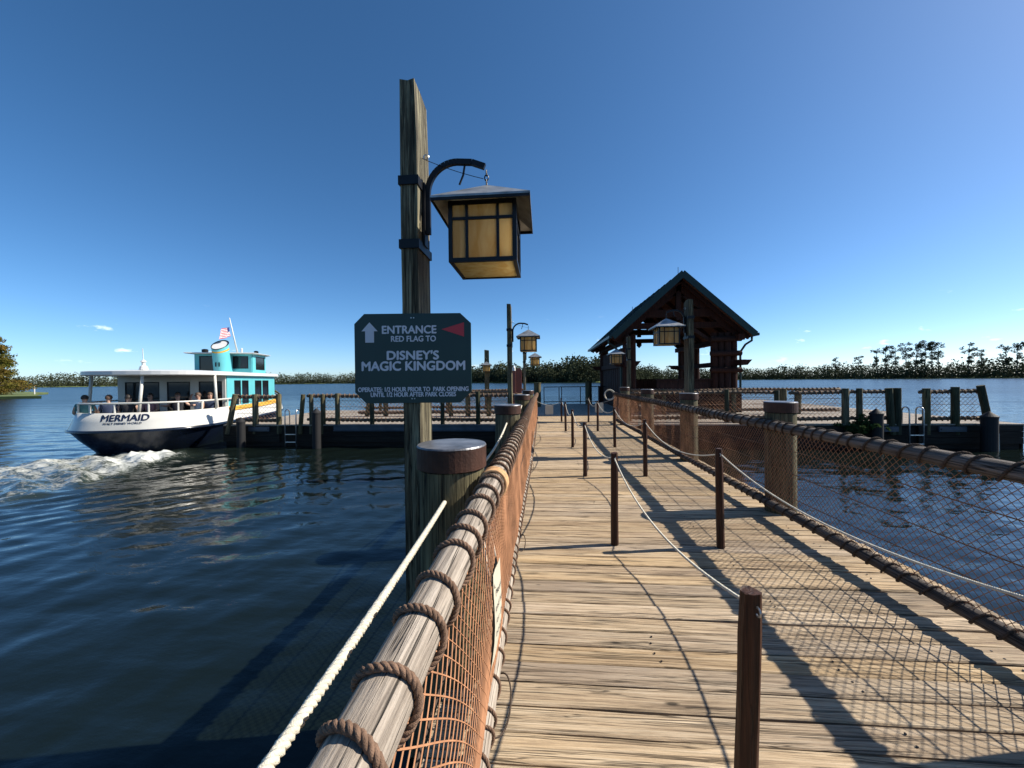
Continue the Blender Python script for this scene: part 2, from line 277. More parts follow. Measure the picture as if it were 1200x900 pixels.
# ------------------------------------------------------------------ mesh helpers
class MB:
    def __init__(s): s.v = []; s.f = []; s.mi = []; s.n = 0; s.cur = 0
    def add(s, verts, faces):
        o = s.n; verts = [tuple(map(float, q)) for q in verts]; s.v += verts; s.n += len(verts)
        for q in faces: s.f.append(tuple(i + o for i in q)); s.mi.append(s.cur)
        return s
    def box(s, c, d, rz=0.0, M=None):
        x, y, z = d[0] / 2, d[1] / 2, d[2] / 2
        p = [(-x, -y, -z), (x, -y, -z), (x, y, -z), (-x, y, -z), (-x, -y, z), (x, -y, z), (x, y, z), (-x, y, z)]
        A = M if M is not None else Matrix.Rotation(rz, 3, 'Z')
        p = [A @ Vector(q) + Vector(c) for q in p]
        return s.add(p, [(3, 2, 1, 0), (4, 5, 6, 7), (0, 1, 5, 4), (1, 2, 6, 5), (2, 3, 7, 6), (3, 0, 4, 7)])
    def bar(s, a, b, w, h, up=(0, 0, 1)):
        a, b = Vector(a), Vector(b); d = (b - a); L = d.length; d.normalize()
        sx = d.cross(Vector(up))
        if sx.length < 1e-5: sx = Vector((1, 0, 0))
        sx.normalize(); uz = sx.cross(d)
        M = Matrix((sx, d, uz)).transposed()
        return s.box((a + b) / 2, (w, L, h), M=M)
    def tube(s, pts, rad, sides=8, caps=True, closed=False):
        pts = np.asarray(pts, float); n = len(pts)
        if np.isscalar(rad): rad = np.full(n, float(rad))
        rad = np.asarray(rad, float)
        if closed: T = np.roll(pts, -1, 0) - np.roll(pts, 1, 0)
        else: T = np.gradient(pts, axis=0)
        T /= np.linalg.norm(T, axis=1)[:, None] + 1e-12
        u = np.array([0, 0, 1.0]) if abs(T[0][2]) < 0.9 else np.array([1.0, 0, 0])
        U = np.empty_like(pts)
        for i in range(n):
            u = u - T[i] * np.dot(u, T[i]); u /= np.linalg.norm(u) + 1e-12; U[i] = u
        V = np.cross(T, U); a = np.arange(sides) * 2 * math.pi / sides
        ring = pts[:, None, :] + rad[:, None, None] * (np.cos(a)[None, :, None] * U[:, None, :] + np.sin(a)[None, :, None] * V[:, None, :])
        vs = ring.reshape(-1, 3); fs = []
        m = n if closed else n - 1
        for i in range(m):
            j = (i + 1) % n
            for k in range(sides):
                k2 = (k + 1) % sides; fs.append((i * sides + k, i * sides + k2, j * sides + k2, j * sides + k))
        if caps and not closed:
            fs.append(tuple(range(sides - 1, -1, -1))); fs.append(tuple((n - 1) * sides + k for k in range(sides)))
        return s.add(vs, fs)
    def lathe(s, prof, c=(0, 0, 0), sides=24, jit=0.0):
        vs = []; fs = []
        jr = [1 + random.uniform(-jit, jit) for _ in range(sides)]
        for r_, z_ in prof:
            for k in range(sides):
                a_ = 2 * math.pi * k / sides; vs.append((c[0] + r_ * jr[k] * math.cos(a_), c[1] + r_ * jr[k] * math.sin(a_), c[2] + z_))
        for i in range(len(prof) - 1):
            for k in range(sides):
                k2 = (k + 1) % sides; fs.append((i * sides + k, i * sides + k2, (i + 1) * sides + k2, (i + 1) * sides + k))
        if prof[0][0] > 1e-4: fs.append(tuple(range(sides - 1, -1, -1)))
        if prof[-1][0] > 1e-4: fs.append(tuple((len(prof) - 1) * sides + k for k in range(sides)))
        return s.add(vs, fs)
    def prism(s, poly, z0, z1, M=None):
        """polygon in local xy extruded in z; M maps to place"""
        n = len(poly); vs = [(x, y, z0) for x, y in poly] + [(x, y, z1) for x, y in poly]
        if M is not None: vs = [M @ Vector(q) for q in vs]
        fs = [tuple(range(n - 1, -1, -1)), tuple(range(n, 2 * n))] + [(i, (i + 1) % n, n + (i + 1) % n, n + i) for i in range(n)]
        return s.add(vs, fs)
    def mesh(s, name, mats, smooth=False):
        me = bpy.data.meshes.new(name); me.from_pydata(s.v, [], s.f)
        for mt in (mats if isinstance(mats, (list, tuple)) else [mats]): me.materials.append(MATS[mt])
        if any(s.mi): me.polygons.foreach_set('material_index', s.mi)
        if smooth: me.polygons.foreach_set('use_smooth', [True] * len(me.polygons))
        me.update(); return me
    def build(s, name, mats, parent=None, smooth=False): return link(name, s.mesh(name, mats, smooth), parent)

def link(name, data, parent=None, loc=None, rz=0.0):
    o = bpy.data.objects.new(name, data); COL.objects.link(o)
    if parent is not None: o.parent = parent
    if loc is not None: o.location = loc
    if rz: o.rotation_euler[2] = rz
    return o
def tag(o, label=None, cat=None, group=None, kind=None):
    if label: o['label'] = label
    if cat: o['category'] = cat
    if group: o['group'] = group
    if kind: o['kind'] = kind
    return o
def thing(name, label, cat, loc=(0, 0, 0), rz=0.0, group=None):
    return tag(link(name, None, None, loc, rz), label, cat, group)
def copy_tree(o, parent=None, label=None, group=None):
    c = o.copy(); COL.objects.link(c); c.parent = parent
    if label: c['label'] = label
    if group: c['group'] = group
    for ch in list(o.children): copy_tree(ch, c)
    return c
ORD = ['first', 'second', 'third', 'fourth', 'fifth', 'sixth', 'seventh', 'eighth', 'ninth', 'tenth', 'eleventh', 'twelfth', 'thirteenth', 'fourteenth']

def twisted(mb, path, rad, lay=0.055, seg=8, sides=5):
    """three-strand laid rope along a path (numpy Nx3, densely sampled)"""
    path = np.asarray(path, float)
    d = np.r_[0, np.cumsum(np.linalg.norm(np.diff(path, axis=0), axis=1))]
    n = max(4, int(d[-1] / lay * seg)); t = np.linspace(0, d[-1], n)
    p = np.stack([np.interp(t, d, path[:, k]) for k in range(3)], 1)
    T = np.gradient(p, axis=0); T /= np.linalg.norm(T, axis=1)[:, None]
    u = np.array([0, 0, 1.0]) if abs(T[0][2]) < 0.9 else np.array([1.0, 0, 0])
    U = np.empty_like(p)
    for i in range(n):
        u = u - T[i] * np.dot(u, T[i]); u /= np.linalg.norm(u); U[i] = u
    V = np.cross(T, U); ph = t / lay * 2 * math.pi
    for k in range(3):
        a = ph + k * 2 * math.pi / 3
        q = p + rad * 0.52 * (np.cos(a)[:, None] * U + np.sin(a)[:, None] * V)
        mb.tube(q, rad * 0.56, sides, caps=True)
    return mb

def sag_path(a, b, sag, n=24):
    a, b = np.array(a, float), np.array(b, float); t = np.linspace(0, 1, n)[:, None]
    p = a + (b - a) * t; p[:, 2] -= 4 * sag * (t * (1 - t))[:, 0]; return p

def text_mesh(txt, width, cap, bold=0.02, depth=0.002):
    """letters as a mesh: x centred, y = 0..cap, scaled to the given width and cap height; z carries a tiny stacking offset"""
    cu = bpy.data.curves.new('letters', 'FONT'); cu.body = txt; cu.size = 1.0; cu.extrude = 0.0; cu.resolution_u = 4
    ob = bpy.data.objects.new('letters', cu); COL.objects.link(ob)
    dg = bpy.context.evaluated_depsgraph_get(); me = bpy.data.meshes.new_from_object(ob.evaluated_get(dg))
    bpy.data.objects.remove(ob); bpy.data.curves.remove(cu)
    co = np.empty(len(me.vertices) * 3); me.vertices.foreach_get('co', co); co = co.reshape(-1, 3)
    faces = [tuple(p.vertices) for p in me.polygons]; bpy.data.meshes.remove(me)
    x0, x1 = co[:, 0].min(), co[:, 0].max(); y1 = co[:, 1].max(); y0 = max(co[:, 1].min(), -0.03)
    co[:, 0] = (co[:, 0] - (x0 + x1) / 2) * width / (x1 - x0); co[:, 1] = (co[:, 1] - y0) * cap / (y1 - y0)
    out = []; fs = []
    offs = [(0, 0), (1, 0.3), (-1, -0.3), (0.4, 0.9), (-0.4, -0.9)] if bold > 0 else [(0, 0)]
    for i, (ox, oy) in enumerate(offs):
        q = co.copy(); q[:, 0] += ox * bold * cap; q[:, 1] += oy * bold * cap; q[:, 2] = i * 0.00012
        out.append(q); fs += [tuple(v + i * len(co) for v in f) for f in faces]
    return np.concatenate(out), fs

# ================================================================== SETTING
WATER = -0.8
# ---- lake: polar sheet, waves as geometry near, material ripples beyond
HEAD = R(107); ST = Vector((-13.85, 11.3, WATER))
fwd = np.array([math.cos(HEAD), math.sin(HEAD)]); stb = np.array([math.sin(HEAD), -math.cos(HEAD)])
def lake():
    rs = [0.0] + list(np.exp(np.linspace(math.log(0.7), math.log(70), 400))) + list(np.exp(np.linspace(math.log(70), math.log(6000), 50))[1:])
    rs = np.array(rs)
    az = np.r_[np.arange(-78, 72, 0.36), np.arange(72, 282, 6.0)]       # degrees clockwise from +Y
    A = np.radians(az); na = len(A); nr = len(rs)
    X = rs[:, None] * np.sin(A)[None]; Y = rs[:, None] * np.cos(A)[None]
    g = np.random.default_rng(3); Z = np.zeros_like(X)
    near = (np.clip((60 - rs) / 40, 0, 1) * (0.62 + 0.38 * np.clip((rs - 3) / 8, 0, 1)))[:, None]
    for _ in range(46):
        lam = math.exp(g.uniform(math.log(0.22), math.log(1.9))); th = g.normal(R(105), R(34)); k = 2 * math.pi / lam
        amp = 0.0021 * lam ** 0.8 * g.uniform(0.5, 1.3)
        Z += amp * np.sin(k * (X * math.cos(th) + Y * math.sin(th)) + g.uniform(0, 6.28))
    # wake coordinates: s aft of the stern, q to starboard
    dx, dy = X - ST.x, Y - ST.y
    s_ = -(dx * fwd[0] + dy * fwd[1]); q = dx * stb[0] + dy * stb[1]
    # the boat swings: foam bends to port (left in the picture) as it goes aft
    qc = q + 0.085 * np.clip(s_, 0, 30) ** 2 * 0.55 - 0.1
    wid = 1.6 + 0.30 * np.clip(s_, 0, 30)
    core = np.exp(-(qc / wid) ** 4) * np.clip((s_ + 1.2) / 1.0, 0, 1) * np.clip(1.25 - s_ / 8.5, 0, 1)
    core = np.clip(core, 0, 1)
    edge = np.exp(-((np.abs(qc) - wid * 0.8) / 0.5) ** 2) * np.clip((s_ + 0.5) / 1, 0, 1) * np.clip(1.2 - s_ / 10, 0, 1)
    foam = np.clip(core * 0.62 + 0.34 * edge, 0, 1.0)
    hump = np.exp(-((s_ - 0.5) / 0.8) ** 2 - ((q - 1.3) / 1.3) ** 2)
    for _ in range(22):
        lam = g.uniform(0.3, 1.1); th = g.uniform(0, 6.28)
        Z += 0.020 * foam * np.sin(2 * math.pi / lam * (X * math.cos(th) + Y * math.sin(th)) + g.uniform(0, 6.28))
    for _ in range(26):
        lam = g.uniform(0.14, 0.5); th = g.uniform(0, 6.28)
        Z += 0.010 * np.clip(hump + 0.4 * foam, 0, 1) * np.sin(2 * math.pi / lam * (X * math.cos(th) + Y * math.sin(th)) + g.uniform(0, 6.28))
    Z += hump * 0.10 + 0.05 * edge
    foam = np.clip(foam + hump * 0.45, 0, 1.0)
    # diverging stern waves to starboard of the trail: long crests running to the lower right
    cr = s_ * 0.80 + (qc) * 0.62
    env = np.exp(-((s_ - 4.5) / 3.6) ** 2) * np.clip((qc - 0.8) / 1.5, 0, 1) * np.clip((9.5 - qc) / 6, 0, 1)
    ph = 2 * math.pi * cr / 0.62 + 1.2 * np.sin(0.9 * q) + 0.8 * np.sin(1.7 * s_ + 0.6 * q)
    Z += 0.016 * env * np.sin(ph) + 0.010 * env * np.sin(2 * math.pi * (s_ * 0.5 + qc * 0.86) / 0.9 + np.sin(1.3 * s_))
    Z *= near
    chop = np.clip(0.09 + 0.24 * np.clip((rs - 10) / 40, 0, 1), 0, 1)[:, None] * np.ones_like(X)
    chop = np.clip(chop + 0.25 * foam, 0, 1)
    co = np.stack([X, Y, Z], 2).reshape(-1, 3)
    i = np.arange(nr - 1)[:, None]; j = np.arange(na)[None]; j2 = (j + 1) % na
    F = np.stack([i * na + j, i * na + j2, (i + 1) * na + j2, (i + 1) * na + j], 2).reshape(-1, 4)
    F = F[:, ::-1]
    me = bpy.data.meshes.new('lake'); me.vertices.add(len(co)); me.vertices.foreach_set('co', co.ravel())
    me.loops.add(F.size); me.loops.foreach_set('vertex_index', F.ravel().astype(np.int32))
    me.polygons.add(len(F)); me.polygons.foreach_set('loop_start', np.arange(0, F.size, 4, dtype=np.int32)); me.polygons.foreach_set('loop_total', np.full(len(F), 4, dtype=np.int32))
    me.polygons.foreach_set('use_smooth', np.ones(len(F), bool))
    me.update(calc_edges=True); me.validate()
    far = (np.clip((rs - 10) / 70, 0, 1) ** 0.7)[:, None] * np.ones_like(X)
    for nm, arr in (('foam', foam), ('chop', chop), ('far', far)):
        a = me.attributes.new(nm, 'FLOAT', 'POINT'); a.data.foreach_set('value', arr.ravel().astype(np.float32))
    me.materials.append(MATS['lake_water'])
    o = link('lake_water', me, None, (0, 0, WATER)); tag(o, 'dark blue rippled lake water with a foaming boat wake', None, None, 'structure')
lake()

# ---- far shores: ground strips and woods
def shore(name, pts, depth, label):
    mb = MB(); top = [(x, y) for x, y in pts]
    out = []
    for x, y in pts:
        d = math.hypot(x, y); out.append((x * (1 + depth / d), y * (1 + depth / d)))
    n_ = len(pts); vs = [(x, y, WATER - 0.5) for x, y in pts] + [(x * 1.003, y * 1.003, WATER + 0.5) for x, y in pts] + [(x, y, WATER + 2.0) for x, y in out]
    fs = []
    for i in range(n_ - 1):
        fs += [(i, i + 1, n_ + i + 1, n_ + i), (n_ + i, n_ + i + 1, 2 * n_ + i + 1, 2 * n_ + i)]
    mb.add(vs, fs); tag(mb.build(name, 'bank_grass'), label, None, None, 'structure')
def pol(az, d): return (d * math.sin(R(az)), d * math.cos(R(az)))
# (azimuth from +Y, distance) : the lake's rim
RIM = [(-75, 620), (-60, 600), (-50, 600), (-40, 600), (-30, 570), (-20, 500), (-14, 420), (-9, 350), (-4, 300), (0, 290), (4, 285), (8, 290), (12, 330), (18, 420), (26, 470), (34, 460), (42, 440), (50, 430), (60, 430), (75, 450)]
def rim_d(az): return float(np.interp(az, [a for a, _ in RIM], [d for _, d in RIM]))
shore('far_shore', [pol(a, rim_d(a)) for a in np.arange(-75, 75.1, 1.0)], 120, 'low far bank of the lake under the woods')

def leaf_cards(n, centre, radii, size, g, flat=0.0, shell=0.55):
    """n small randomly turned quads spread through an ellipsoid, denser outwards"""
    d = g.normal(size=(n, 3)); d /= np.linalg.norm(d, axis=1)[:, None]
    r = g.uniform(shell, 1.0, n) ** 0.7
    c = np.asarray(centre) + d * r[:, None] * np.asarray(radii)
    a = g.normal(size=(n, 3)); a[:, 2] *= (1 - flat); a /= np.linalg.norm(a, axis=1)[:, None]
    b_ = np.cross(a, g.normal(size=(n, 3))); b_ /= np.linalg.norm(b_, axis=1)[:, None]
    s = size * g.uniform(0.6, 1.3, n)[:, None]
    a *= s; b_ *= s * g.uniform(0.5, 0.9, n)[:, None]
    return np.stack([c - a, c + b_ * 0.9, c + a, c - b_ * 0.9], 1).reshape(-1, 3)
def quads_object(name, mat, chunks, parent=None):
    co = np.concatenate(chunks); nq = len(co) // 4
    me = bpy.data.meshes.new(name); me.vertices.add(len(co)); me.vertices.foreach_set('co', co.ravel())
    me.loops.add(nq * 4); me.loops.foreach_set('vertex_index', np.arange(nq * 4, dtype=np.int32))
    me.polygons.add(nq); me.polygons.foreach_set('loop_start', np.arange(0, nq * 4, 4, dtype=np.int32)); me.polygons.foreach_set('loop_total', np.full(nq, 4, dtype=np.int32))
    me.update(calc_edges=True); me.materials.append(MATS[mat]); return link(name, me, parent)

g = np.random.default_rng(11); ch = []
for az in np.arange(-74, 74, 0.20):
    for row in range(3):
        a = az + g.uniform(-0.15, 0.15); d = rim_d(a) + 3 + row * 9 + g.uniform(-3, 3)
        x, y = pol(a, d)
        hh = {True: 15.0, False: 13.5}[-14 < a < 11] * g.uniform(0.75, 1.2) * (0.68 if row == 0 else 1.0)
        if a < -14: hh *= 0.98
        if 4 < a < 9: hh *= 1.2
        if a > 16: hh *= 0.95
        hh *= 1.0 + 0.14 * math.sin(a * 1.9 + 1) * math.sin(a * 0.7) + 0.08 * math.sin(a * 6.1)
        w_ = hh * g.uniform(0.26, 0.42)
        nn = 90 if d < 400 else 56
        ch.append(leaf_cards(nn, (x, y, WATER + hh * 0.55), (w_, w_, hh * 0.45), 0.04 * hh + 0.2, g, 0, 0.4))
        ch.append(leaf_cards(22, (x, y, WATER + hh * 0.18), (w_ * 1.2, w_ * 1.2, hh * 0.18), 0.05 * hh + 0.2, g, 0, 0.3))
tag(quads_object('far_wood', 'wood_leaf', ch), 'dense dark green wood lining the far shores of the lake', None, None, 'stuff')

def pine(az, d, h, seed, label):
    g = np.random.default_rng(seed); x, y = pol(az, d); t = thing('pine_tree', label, 'tree', (x, y, WATER + 0.8), 0, 'tall pines standing above the right-hand shore wood')
    mb = MB(); lean = g.uniform(-0.03, 0.03, 2) * h
    zz = np.linspace(0, 1, 7); mb.tube(np.stack([lean[0] * zz ** 2, lean[1] * zz ** 2, zz * h * 0.96], 1), np.linspace(0.30, 0.10, 7) * h / 20, 6)
    ch = []
    for k in range(int(g.integers(16, 23))):
        f = g.uniform(0.40, 1.0); an = g.uniform(0, 6.28); rr = h * g.uniform(0.04, 0.17) * (1.15 - 0.6 * abs(f - 0.8) / 0.3)
        tip = np.array([lean[0] * f ** 2 + rr * math.cos(an), lean[1] * f ** 2 + rr * math.sin(an), h * f + 0.03 * h])
        mb.tube([np.array([lean[0] * f ** 2, lean[1] * f ** 2, h * (f - 0.05)]), tip], [0.10 * h / 20, 0.04], 4)
        ch.append(leaf_cards(40, tip, (h * 0.070, h * 0.070, h * 0.055), 0.019 * h, g, 0.1, 0.1))
    mb.build('trunk', 'pine_bark', t); quads_object('crown', 'pine_leaf', ch, t)
PX = [(979, 20, 'lone broad pine left of the pine row above the right shore'), (1006, 19, 'leaning pine at the left end of the pine row, right shore'),
      (1028, 24, 'second pine of the tall row on the right shore'), (1038, 25, 'third pine of the tall row on the right shore'), (1049, 25, 'fourth pine of the tall row on the right shore'),
      (1062, 26, 'fifth pine of the tall row, in the middle of the right shore'), (1073, 26, 'sixth pine of the tall row on the right shore'), (1084, 27, 'seventh pine of the tall row on the right shore'),
      (1092, 26, 'pine just right of the tallest one in the row, right shore'), (1100, 25, 'pine at the right end of the tall row on the right shore'), (1135, 25, 'single slender pine beyond the right end of the pine row'),
      (1150, 19, 'low pine right of the single slender pine, right shore'), (1180, 21, 'broad pine near the right edge of the picture on the far shore'), (1192, 23, 'tallest pine near the right edge of the picture')]
for i, (u, h, lb) in enumerate(PX):
    az = math.degrees(math.atan((u - 600) / 450)) - 4.7; pine(az, rim_d(az) + 12, h * 1.04, 100 + i, lb)

# ---- near bank at the left with its autumn tree
mb = MB(); pts = [(-160, 40), (-96, 58.5), (-88, 60.5), (-98, 66), (-114, 77), (-126, 88), (-170, 110), (-220, 80)]
mb.prism(pts, WATER - 0.4, WATER + 0.42); tag(mb.build('grass_bank', 'bank_grass'), 'low grassy spit of land at the left edge', None, None, 'structure')
def leafy_tree(x, y, h, seed, label):
    g = np.random.default_rng(seed); t = thing('autumn_tree', label, 'tree', (x, y, WATER + 0.4), 0, 'autumn trees on the grassy bank at the left')
    mb = MB(); zz = np.linspace(0, 1, 8); mb.tube(np.stack([0.3 * np.sin(zz * 3), 0.2 * np.sin(zz * 4), zz * h * 0.95], 1), np.linspace(0.34, 0.06, 8), 8); ch = []
    for k in range(70):
        f = g.uniform(0.0, 1.0) ** 1.2; an = g.uniform(0, 6.28); rr = h * 0.42 * (1.05 - f) ** 0.7 * g.uniform(0.5, 1.1)
        a = np.array([0, 0, h * f * 0.9]); tip = np.array([rr * math.cos(an), rr * math.sin(an), h * f * 0.92 + g.uniform(-0.2, 0.6)])
        mid = (a + tip) / 2 + np.array([0, 0, 0.25]); mb.tube([a, mid, tip], [0.09, 0.06, 0.02], 4)
        for q in (mid, tip, (tip + mid) / 2): ch.append(leaf_cards(75, q, (h * 0.10, h * 0.10, h * 0.06), 0.17, g, 0, 0.1))
    mb.build('trunk', 'bark', t); quads_object('crown', 'autumn_leaf', ch, t)
leafy_tree(-111.5, 69.5, 12.5, 1, 'yellow green autumn tree on the bank at the left edge')
leafy_tree(-118, 70, 12.5, 2, 'taller autumn tree farther left, mostly cut by the picture edge')
mb = MB(); mb.lathe([(0.10, 0), (0.10, 1.5), (0.02, 1.7)], (-113, 76.5, WATER + 0.3), 8); tag(mb.build('channel_marker', 'boat_roof_white'), 'white channel marker post standing at the tip of the left bank', 'marker')

# ================================================================== PIER AND DOCKS
Y_END = 16.6
pier = link('boardwalk', None); tag(pier, 'weathered timber boardwalk leading out over the lake', None, None, 'structure')
PV = []
for k in range(8):
    g = np.random.default_rng(40 + k); ns = 22; xs = np.linspace(-0.52, 2.93, ns) ; mb = MB(); vs = []; fs = []
    w0, w1 = -0.0668 + g.normal(0, 0.0018, ns), 0.0668 + g.normal(0, 0.0018, ns); zc = np.cumsum(g.normal(0, 0.0007, ns)); zc -= zc.mean(); tl = g.normal(0, 0.0012)
    xs = xs.copy(); xs[0] += g.uniform(-0.012, 0.012); xs[-1] += g.uniform(-0.012, 0.012)
    for i in range(ns):
        e = 0.006
        vs += [(xs[i], w0[i], -0.045), (xs[i], w0[i], -e + zc[i] - tl), (xs[i], w0[i] + e, zc[i] - tl), (xs[i], w1[i] - e, zc[i] + tl), (xs[i], w1[i], -e + zc[i] + tl), (xs[i], w1[i], -0.045)]
    for i in range(ns - 1):
        for k2 in range(5): fs.append((i * 6 + k2, i * 6 + k2 + 1, (i + 1) * 6 + k2 + 1, (i + 1) * 6 + k2)[::-1])
    fs += [tuple(range(6))[::-1], tuple((ns - 1) * 6 + q for q in range(6))]
    PV.append(mb.add(vs, fs).mesh('plank', 'deck_wood'))
pitch = 0.1425; ny = int((Y_END + 1.6) / pitch)
NB = MB()
for i in range(ny):
    y = -1.6 + i * pitch
    o = link('plank', PV[random.randrange(8)], pier, (random.uniform(-0.006, 0.006), y + pitch / 2, -0.002 + random.uniform(-0.0025, 0.0025)), random.uniform(-0.0008, 0.0008))
    if random.random() < 0.5: o.rotation_euler[2] += math.pi; o.location.x += 2.41
    if y < 9:
        for xj in (-0.36, 0.62, 1.55, 2.5):
            if random.random() < 0.75: continue
            for dy in (-0.03, 0.03): NB.lathe([(0.0055, 0.0), (0.0055, 0.0035), (0.001, 0.0036)], (xj + random.uniform(-0.012, 0.012), y + pitch / 2 + dy, 0.0), 6)
tag(NB.build('nail_heads', 'black_metal', pier), kind='stuff')
mb = MB()
for x in (-0.42, 0.62, 1.55, 2.55): mb.box((x, 7.4, -0.17), (0.09, 18.0, 0.235))
mb.build('joists', 'dark_timber', pier)
mb = MB()
for y in (2.05, 5.3, 8.9, 12.4): mb.box((1.2, y, -0.42), (3.7, 0.2, 0.25))
mb.build('cross_beams', 'dark_timber', pier)

# dock arms left and right, and the landing with the shelter
dock = link('dock', None); tag(dock, 'broad timber landing dock crossing the end of the boardwalk', None, None, 'structure')
def dock_deck(x0, x1, y0, y1, along, z=0.0):
    mb = MB(); p = 0.145
    if along == 'X':
        y = y0
        while y < y1 - 0.01:
            mb.box(((x0 + x1) / 2, y + p / 2, z - 0.025 + random.uniform(-0.002, 0.002)), (x1 - x0 + random.uniform(-0.02, 0.02), p - 0.007, 0.045)); y += p
        o = mb.build('deck_planks', 'dock_wood', dock)
    else:
        x = x0
        while x < x1 - 0.01:
            mb.box((x + p / 2, (y0 + y1) / 2, z - 0.025 + random.uniform(-0.002, 0.002)), (p - 0.007, y1 - y0 + random.uniform(-0.02, 0.02), 0.045)); x += p
        o = mb.build('deck_planks', 'dock_wood_long', dock)
    tag(o, kind='stuff')
dock_deck(-11.9, -0.56, 13.35, 20.0, 'Y'); dock_deck(2.97, 15.05, 13.35, 17.9, 'Y'); dock_deck(-0.55, 4.2, Y_END + 0.02, 24.6, 'Y'); dock_deck(4.2, 15.05, 17.91, 28.0, 'Y')
mb = MB()   # floats and fascia boards under the decks
for (x0, x1, y0, y1) in ((-11.85, -0.6, 13.42, 19.9), (3.02, 15.0, 13.42, 17.6), (-0.5, 4.1, 17.0, 24.5), (4.1, 15.0, 17.62, 27.9)):
    mb.box(((x0 + x1) / 2, (y0 + y1) / 2, -0.55), (x1 - x0, y1 - y0, 0.95))
mb.build('float', 'dark_timber', dock)
for (x0, x1, y) in ((-11.9, -9.7, 13.37), (-8.0, -0.6, 13.37), (3.0, 10.2, 13.37), (12.0, 15.05, 13.37)):
    n3 = 3
    for k in range(n3):
        mb = MB(); mb.box(((x0 + x1) / 2, y, -0.14 - k * 0.2 + random.uniform(-0.004, 0.004)), (x1 - x0, 0.05, 0.19)); mb.build('fascia_board', 'dark_timber', dock)
for (x0, x1, y) in ((-7.6, -0.62, 13.335), ):
    mb = MB(); mb.box(((x0 + x1) / 2, y, -0.12), (x1 - x0, 0.02, 0.16)); mb.box(((x0 + x1) / 2, y - 0.02, -0.03), (x1 - x0, 0.07, 0.03)); mb.box(((x0 + x1) / 2, y - 0.02, -0.22), (x1 - x0, 0.07, 0.025)); mb.build('steel_edge', 'steel_blue', dock)
for k in range(4):
    mb = MB(); mb.box((15.07, 15.6, -0.14 - k * 0.2), (0.05, 4.4, 0.19)); mb.build('fascia_board', 'dark_timber', dock)

# ---- timber piles with metal caps
def make_pile(x, y, top, label, group, r=0.172, capr=0.186):
    t = thing('timber_pile', label, 'pile', (x, y, 0), 0, group)
    mb = MB(); zs = np.linspace(WATER - 1.2, top - 0.13, 9); sd_ = 28; vs = []; fs = []
    an = np.arange(sd_) * 2 * math.pi / sd_; lob = 1 + 0.018 * np.sin(3 * an + random.uniform(0, 6)) + 0.012 * np.sin(7 * an + random.uniform(0, 6)) + np.array([random.uniform(-0.008, 0.008) for _ in an])
    for i, z_ in enumerate(zs):
        rr = r * (1 + 0.04 * (1 - i / 8)) * lob * (1 + random.uniform(-0.006, 0.006))
        vs += [(a * c, a * s_, z_) for a, c, s_ in zip(rr, np.cos(an), np.sin(an))]
    for i in range(8):
        for k in range(sd_): fs.append((i * sd_ + k, i * sd_ + (k + 1) % sd_, (i + 1) * sd_ + (k + 1) % sd_, (i + 1) * sd_ + k))
    mb.add(vs, fs); mb.build('timber', 'pile_wood', t, True)
    mb = MB(); mb.lathe([(capr, top - 0.122), (capr, top - 0.008)], (0, 0, 0), 40); c = mb.build('cap', 'cap_band', t)
    mb = MB(); mb.lathe([(capr + 0.001, top - 0.010), (capr - 0.004, top - 0.002), (capr * 0.6, top + 0.002), (0.002, top + 0.003)], (0, 0, 0), 40); mb.build('cap_top', 'cap_top', c)
    return t
LP = [(-0.5, 2.05), (-0.5, 5.3), (-0.5, 8.9), (-0.5, 12.4)]
for i, (x, y) in enumerate(LP):
    make_pile(x, y, 1.21, ['thick pile with brown metal cap in front of the sign post, nearest on the left', 'second capped pile along the left fence, past the sign', 'third capped pile along the left fence, beside the second lamp post', 'fourth and farthest capped pile along the left fence'][i], 'capped piles along the left fence')
RP = [(2.76, 1.72), (2.73, 4.68), (2.73, 7.5), (2.73, 10.4), (2.73, 13.25)]
for i, (x, y) in enumerate(RP):
    make_pile(x, y, 1.27, ['capped pile at the right of the boardwalk just outside the picture, casting the corner shadow', 'nearest capped pile in view behind the right-hand net fence', 'second capped pile in view along the right fence, with the lamp post behind', 'third capped pile along the right fence, before the shelter', 'farthest capped pile at the end of the right fence'][i], 'capped piles along the right fence', 0.155, 0.167)

# ---- rope and net fences along the boardwalk
def rail_mesh(x, y0, y1, z, r, seed, wob=0.010):
    g = np.random.default_rng(seed); n_ = int((y1 - y0) / 0.12); ys = np.linspace(y0, y1, n_); sd_ = 18; an = np.arange(sd_) * 2 * math.pi / sd_
    ph = g.uniform(0, 6.28, 6); vs = []; fs = []
    for i, y in enumerate(ys):
        cx = x + wob * math.sin(0.7 * y + ph[0]); cz = z + wob * 0.7 * math.sin(0.9 * y + ph[1])
        rr = r * (1 + 0.05 * math.sin(1.3 * y + ph[2]) + 0.02 * np.sin(3 * an + ph[3] + y * 0.4) + 0.012 * np.sin(8 * an + ph[4]) + g.normal(0, 0.006, sd_))
        vs += [(cx + a * c, y, cz + a * s_) for a, c, s_ in zip(rr, np.cos(an), np.sin(an))]
    for i in range(n_ - 1):
        for k in range(sd_): fs.append((i * sd_ + k, (i + 1) * sd_ + k, (i + 1) * sd_ + (k + 1) % sd_, i * sd_ + (k + 1) % sd_))
    mb = MB(); mb.add(vs, fs + [tuple(range(sd_)), tuple((n_ - 1) * sd_ + k for k in range(sd_))[::-1]])
    def centre(y): return x + wob * np.sin(0.7 * y + ph[0]), z + wob * 0.7 * np.sin(0.9 * y + ph[1])
    def radius(y): return r * (1 + 0.05 * np.sin(1.3 * y + ph[2]))
    return mb, centre, radius
